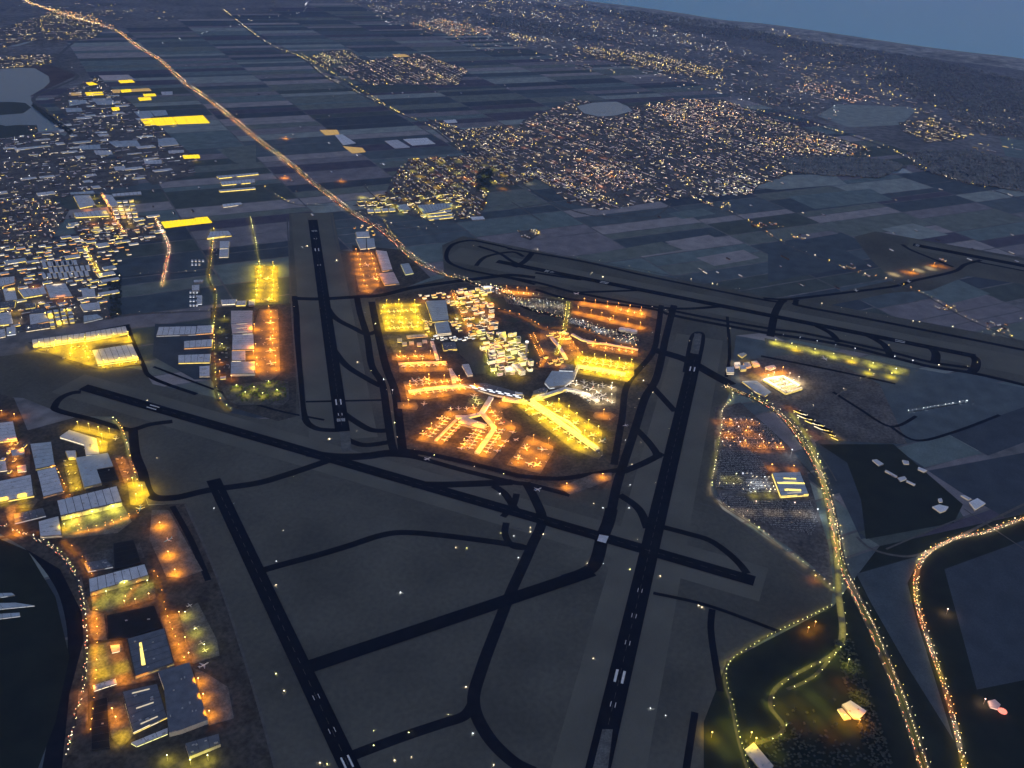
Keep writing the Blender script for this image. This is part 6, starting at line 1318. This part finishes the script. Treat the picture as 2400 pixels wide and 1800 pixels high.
wood('long dark wood behind the dunes', F(1650, 75, 2000, 125, 2212, 175, 2212, 200, 1900, 150, 1700, 110), 1800, (12, 26))
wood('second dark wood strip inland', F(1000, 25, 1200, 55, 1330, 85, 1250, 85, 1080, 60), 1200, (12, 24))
wood('dark park by the pond in the town', F(1035, 370, 1065, 365, 1060, 400, 1040, 420, 1030, 400), 500, (8, 14))
wood('trees along the lake dyke', A(0, 0)(290, 900, 420, 990, 620, 1130, 600, 1160, 400, 1020, 280, 920), 400, (8, 14))
wood('bushes on the wide verge left of the dark fields', F(235, 600, 262, 590, 262, 680, 240, 690), 300, (5, 9))
wood('trees round the service station', F(1600, 1600, 1760, 1580, 1860, 1620, 1900, 1659, 1620, 1659), 220, (4, 7))
wood('tree belt beside the lower right motorway', F(1800, 1380, 1840, 1380, 1900, 1560, 1930, 1659, 1880, 1659, 1830, 1500), 500, (4, 7))
flat('lawn', b3(1560, 1060, 1950, 1050, 2010, 1300, 2060, 1600, 1860, 1600, 1770, 1420, 1600, 1260), 'grass')
for pts in (B(1120, 660)(600, 900, 800, 940, 960, 1080, 1080, 1380, 980, 1440, 840, 1300, 720, 1100), B(1120, 660)(1080, 370, 1250, 360, 1380, 400, 1300, 450, 1120, 440), B(1120, 660)(200, 280, 500, 310, 560, 480, 260, 480), B(1120, 660)(1030, 630, 1250, 600, 1350, 650, 1250, 740, 1060, 720), B(1120, 660)(870, 700, 960, 700, 1060, 800, 940, 870, 870, 800), B(1120, 660)(440, 680, 600, 630, 800, 660, 640, 720)):
    flat('lawn', pts, 'wood')

# ---------------------------------------------------------------- parked cars and traffic
CARM = ['carw', 'card', 'glassd', 'hl', 'tl']
def car_geo(b, x, y, a, paint, lights=True):
    ca, sa = math.cos(a), math.sin(a)
    def T(u, v, z): return (x+u*ca-v*sa, y+u*sa+v*ca, z)
    def hexa(u0, u1, w0, z0_, z1_, t0, t1, w1, mi, mt):
        lo = [T(u0, -w0, z0_), T(u1, -w0, z0_), T(u1, w0, z0_), T(u0, w0, z0_)]; hi = [T(t0, -w1, z1_), T(t1, -w1, z1_), T(t1, w1, z1_), T(t0, w1, z1_)]
        for i in range(4): j = (i+1) % 4; b.face([lo[i], lo[j], hi[j], hi[i]], mi)
        b.face(hi, mt)
    hexa(-2.2, 2.2, .9, .3, .95, -2.15, 2.1, .88, paint, paint); hexa(-1.6, 1.0, .82, .95, 1.5, -1.2, .4, .68, 2, paint)
    for u in (-1.35, 1.35):
        for v in (-.9, .9): b.face([T(u-.33, v, 0), T(u+.33, v, 0), T(u+.33, v, .65), T(u-.33, v, .65)], 1)
    if lights:
        for v in (-.6, .6):
            b.face([T(2.25, v-.28, .5), T(2.25, v+.28, .5), T(2.1, v+.28, 1.0), T(2.1, v-.28, 1.0)], 3); b.face([T(2.1, v-.28, 1.0), T(2.1, v+.28, 1.0), T(1.6, v+.28, 1.02), T(1.6, v-.28, 1.02)], 3)
            b.face([T(-2.25, v+.28, .5), T(-2.25, v-.28, .5), T(-2.1, v-.28, 1.0), T(-2.1, v+.28, 1.0)], 4)
VEH.sort(key=lambda q: q[0])
cm = []
for p in (0, 1):
    b = MB(); car_geo(b, 0, 0, 0, p); cm.append(b.mesh('car', CARM))
for d_, x, y, a, lab in VEH[:300]:
    o = bpy.data.objects.new('car', R.choice(cm)); COL.objects.link(o); o.location = (x, y, 2.9 if False else 5); o.rotation_euler = (0, 0, a)
    o.location.z = ROADZ
    o['label'] = lab; o['category'] = 'car'; o['group'] = lab.replace('car with', 'cars with')
b = MB()
for d_, x, y, a, lab in VEH[300:]: 
    n0 = len(b.v); car_geo(b, x, y, a, R.choice((0, 1))); b.v[n0:] = [(p, q, r_+ROADZ) for p, q, r_ in b.v[n0:]]
b.obj('traffic', CARM, kind='stuff', label='distant traffic with lights on, on the motorways', category='cars')
def carpark(poly, ang, rowgap, label, keep=.75, z=3.2, every=2.8):
    P = ccw([xy(v) for v in W(poly)]); cx = sum(p[0] for p in P)/len(P); cyy = sum(p[1] for p in P)/len(P); rr = max(math.hypot(p[0]-cx, p[1]-cyy) for p in P)
    ca, sa = math.cos(ang), math.sin(ang); b = MB(); v = -rr; k = 0
    while v < rr:
        u = -rr
        while u < rr:
            x, y = cx+u*ca-v*sa, cyy+u*sa+v*ca
            if R.random() < keep and inside(x, y, P) and all(math.hypot(x-q[0], y-q[1]) > q[2] for q in NEARB(x, y)):
                n0 = len(b.v); p = R.choice((0, 1, 0)); a_ = ang+math.pi/2
                c2, s2 = math.cos(a_), math.sin(a_)
                for (L_, W_, z0_, z1_, mi) in ((2.1, .85, .3, 1.0, p), (1.2, .7, 1.0, 1.5, 2)):
                    b.prism([(x+u_*L_*c2-v_*W_*s2, y+u_*L_*s2+v_*W_*c2) for u_, v_ in ((-1, -1), (1, -1), (1, 1), (-1, 1))], z+z0_, z+z1_, mi, p)
            u += every
        k += 1; v += 5.2 if k % 2 else rowgap
    b.obj('parked_cars', CARM[:3], kind='stuff', label=label, category='cars')
cpz = _z[0]+.1
pa = math.atan2(*(lambda d: (d.y, d.x))(G(1820, 1062)-G(1700, 1058)))
carpark(d6(115, 80, 300, 60, 480, 130, 620, 300, 640, 345, 100, 310), pa, 11, 'cars parked in the orange-lit upper rows of the big car park', z=cpz)
carpark(d6(90, 330, 400, 345, 470, 480, 520, 560, 560, 690, 310, 700, 60, 640), pa, 11, 'cars parked in the middle rows of the big car park', z=cpz)
carpark(d6(320, 760, 840, 740, 900, 930, 850, 1040, 500, 960, 160, 830, 70, 690, 300, 720), pa, 11, 'cars parked in the dim lower rows of the big car park', z=cpz, keep=.6)
carpark(B(1120, 660)(450, 280, 1000, 300, 1500, 380, 1480, 560, 1300, 560, 1000, 480, 900, 460, 500, 380), pa+.1, 11, 'cars parked in the lots behind the terminal', z=cpz, keep=.6)
carpark(B(1300, 660)(250, 640, 1450, 1000, 1440, 1130, 900, 950, 560, 800, 200, 720), pa+.1, 11, 'cars parked in the long lot between the orange strips', z=cpz, keep=.6)
for k_, (poly, step, cols, lab) in enumerate(((d6(280, 530, 520, 560, 560, 690, 320, 700), 20, ('cool', 'wht'), 'white lamp in the dotted rows of the big car park'), (d6(110, 500, 280, 510, 300, 690, 70, 640), 34, ('gre', 'wht'), 'dim lamp in the left rows of the big car park'),
        (d6(115, 80, 400, 80, 620, 300, 640, 345, 100, 310), 30, ('org', 'pink'), 'orange lamp in the upper rows of the big car park'), (d6(330, 760, 840, 760, 860, 1000, 500, 950, 160, 830), 60, ('wht', 'pink'), 'sparse lamp in the lower rows of the big car park'),
        (B(1120, 660)(560, 300, 1000, 300, 1500, 380, 1480, 560, 1300, 560, 1000, 480, 700, 400), 24, ('wht', 'gre', 'cool'), 'white lamp in the dotted lots behind the terminal'), (B(1120, 660)(0, 60, 300, 80, 380, 230, 0, 200), 20, ('cool', 'wht'), 'white lamp in the lot at the back corner of the airport'),
        (B(1300, 660)(170, 590, 900, 830, 1450, 1000, 1440, 1120, 900, 960, 560, 840, 160, 680), 24, ('cool', 'wht'), 'white lamp in the long dotted rows between the orange strips'),
        (A(600, 450)(1060, 1010, 1200, 990, 1400, 1000, 1450, 1180, 1120, 1200), 40, ('yel',), 'small yellow lamp on the square yellow apron'))):
    P = ccw([xy(v) for v in W(poly)]); cx = sum(p[0] for p in P)/len(P); cyy = sum(p[1] for p in P)/len(P); rr = max(math.hypot(p[0]-cx, p[1]-cyy) for p in P)
    n = int(2*rr/step)+1
    if k_ < 7:
        for i in range(-9, 10):
            for j in range(-9, 10):
                x, y = cx+i*130*math.cos(pa)-j*130*math.sin(pa), cyy+i*130*math.sin(pa)+j*130*math.cos(pa)
                if inside(x, y, P): STRIPS.append((x, y, pa, cols[0], (9000, 5000, 9000, 3000, 9000, 9000, 9000)[k_], 100, 60, 12))
    for i in range(-n, n):
        for j in range(-n, n):
            u, v = i*step, j*step*1.3; x, y = cx+u*math.cos(pa)-v*math.sin(pa), cyy+u*math.sin(pa)+v*math.cos(pa)
            if inside(x, y, P) and R.random() < .8: lamp(x, y, R.choice(cols), 0, lab, 9)
# taxiway and field lights
for x, y in ((345, 900+40), (368, 1075), (502, 1193), (548, 1182), (1068, 1285-0), (664, 1245), (648, 1317), (689, 1120), (905, 914), (918, 965), (925, 992), (932, 1026), (836, 1012), (772, 1030), (972, 1056), (1018, 1068), (1112, 1095), (1180, 1112), (1172, 1158), (1174, 1251), (1094, 1286), (1243, 1238), (1243, 1248), (1204, 1258), (1273, 1254), (1215, 1309), (1376, 1322), (1414, 1323), (1476, 1336), (1494, 1266), (1413, 1192), (1391, 1182), (1477, 1138), (1474, 1192), (1481, 1090), (1466, 1033), (1502, 1039), (1536, 1133), (1568, 1006), (1498, 936), (1488, 957), (1530, 921), (1547, 1352), (1645, 1425), (1637, 1421), (1390, 1545), (1524, 1662), (1560, 1679), (647, 1373), (647, 1581), (666, 1621), (939, 1390), (876, 1715), (876, 1749), (958, 1719), (1050, 1677), (1092, 1612), (1108, 1721), (767, 1793), (925, 1784), (964, 1776), (1157, 1795), (750, 1790), (789, 611), (1413, 650), (1388, 640), (1529, 720), (1560, 727), (1558, 744), (1548, 786), (1529, 781), (1508, 893), (1507, 861), (1530, 865), (1705, 794), (1710, 771), (1616, 800), (2392, 748), (1982, 787), (2083, 810), (2100, 865), (720, 578), (708, 580), (855, 735), (880, 760), (795, 760), (838, 850), (870, 870), (899, 890), (690, 720), (750, 724), (1110, 577), (1068, 615), (1245, 560), (1300, 577), (1354, 604), (1508, 635), (1521, 637), (1620, 655), (1670, 665), (1725, 677), (2268, 860), (2290, 850), (2200, 856)):
    v = G(x, y); lamp(v.x, v.y, R.choice(('wht', 'wht', 'cool', 'gre')), 500, 'small lone light on the dark airfield', 2.5)
# ---------------------------------------------------------------- lamps as objects
LAMPS.sort(key=lambda q: q[0])
LM = {}; stuffb = {}
LK = sorted(EM)
lm = ['pole']+['lamp_'+k for k in LK]
def lampgeo(b, x, y, z0_, h, col, s):
    i = 1+LK.index(col); b.octa(x, y, z0_+h, s, i, s*.8)
    b.face([(x-.12, y, z0_), (x+.12, y, z0_), (x+.12, y, z0_+h), (x-.12, y, z0_+h)], 0); b.face([(x, y-.12, z0_), (x, y+.12, z0_), (x, y+.12, z0_+h), (x, y-.12, z0_+h)], 0)
ROAD0 = ROADZ-.5
n_ind = 0
keep_light = sum(1 for q in LAMPS if q[4])
for (d_, x, y, col, P, lab, h) in LAMPS:
    s = (1.1 if h > 5 else 1.3)
    if n_ind < 300 and lab:
        k = (col, h)
        if k not in LM: b = MB(); lampgeo(b, 0, 0, 0, h, col, s); LM[k] = b.mesh('street_lamp', lm)
        o = bpy.data.objects.new('street_lamp', LM[k]); COL.objects.link(o); o.location = (x, y, ROAD0); q_ = R.choice((.5, .65, .8, 1.0)); o.scale = (q_, q_, 1)
        o['label'] = lab; o['category'] = 'street lamp'; o['group'] = lab+', one of many'; n_ind += 1
    else:
        b = stuffb.setdefault(lab or 'street lamp along the far roads', MB()); lampgeo(b, x, y, ROAD0, h, col, s*R.choice((.45, .6, .8, 1, 1.5))*(1.0+max(0, d_-6000)/14000)); o = None
t = bpy.data.objects.get('street_lamps')
for lab, b in stuffb.items(): b.obj('street_lamps', lm, kind='stuff', label=lab.replace('lamp', 'lamps', 1), category='street lamps')
for x, y, a, col, P, L, wdt, h in STRIPS:
    if h > 11 and any(math.hypot(x-q[0], y-q[1]) < q[2]*.62 for q in BLD): continue
    l = bpy.data.objects.new('street_light', lightdata(col, round(P, -2), 0, (round(L, -1), round(wdt)))); COL.objects.link(l); l.location = (x, y, ROAD0+h); l.rotation_euler = (0, 0, a)  # unseen area panels added to brighten roads and quarters; lamp heads are separate
# ---------------------------------------------------------------- haze
b = MB(); b.prism([(-60000, -55000), (19000, -55000), (19000, 55000), (-60000, 55000)], -3, CAM.z+40, 0, None, True)
o = b.obj('haze', 'ground', kind='stuff'); o.data.materials.clear()
hm = bpy.data.materials.new('haze'); hm.use_nodes = True; nt = hm.node_tree; nt.nodes.clear()
pv = nt.nodes.new('ShaderNodeVolumePrincipled'); pv.inputs['Color'].default_value = (.20, .42, 1, 1); pv.inputs['Density'].default_value = HAZE; pv.inputs['Anisotropy'].default_value = 0
oo = nt.nodes.new('ShaderNodeOutputMaterial'); nt.links.new(pv.outputs[0], oo.inputs['Volume']); o.data.materials.append(hm)
print('LAMPS', len(LAMPS), keep_light, 'HOUSE', len(HOUSE), 'VEH', len(VEH), 'BLD', len(BLD), 'OBJ', len(bpy.data.objects), 'LIGHTS', sum(o.type == 'LIGHT' for o in bpy.data.objects), 'Z', _z[0])
print('Z after taxi', _z[0])
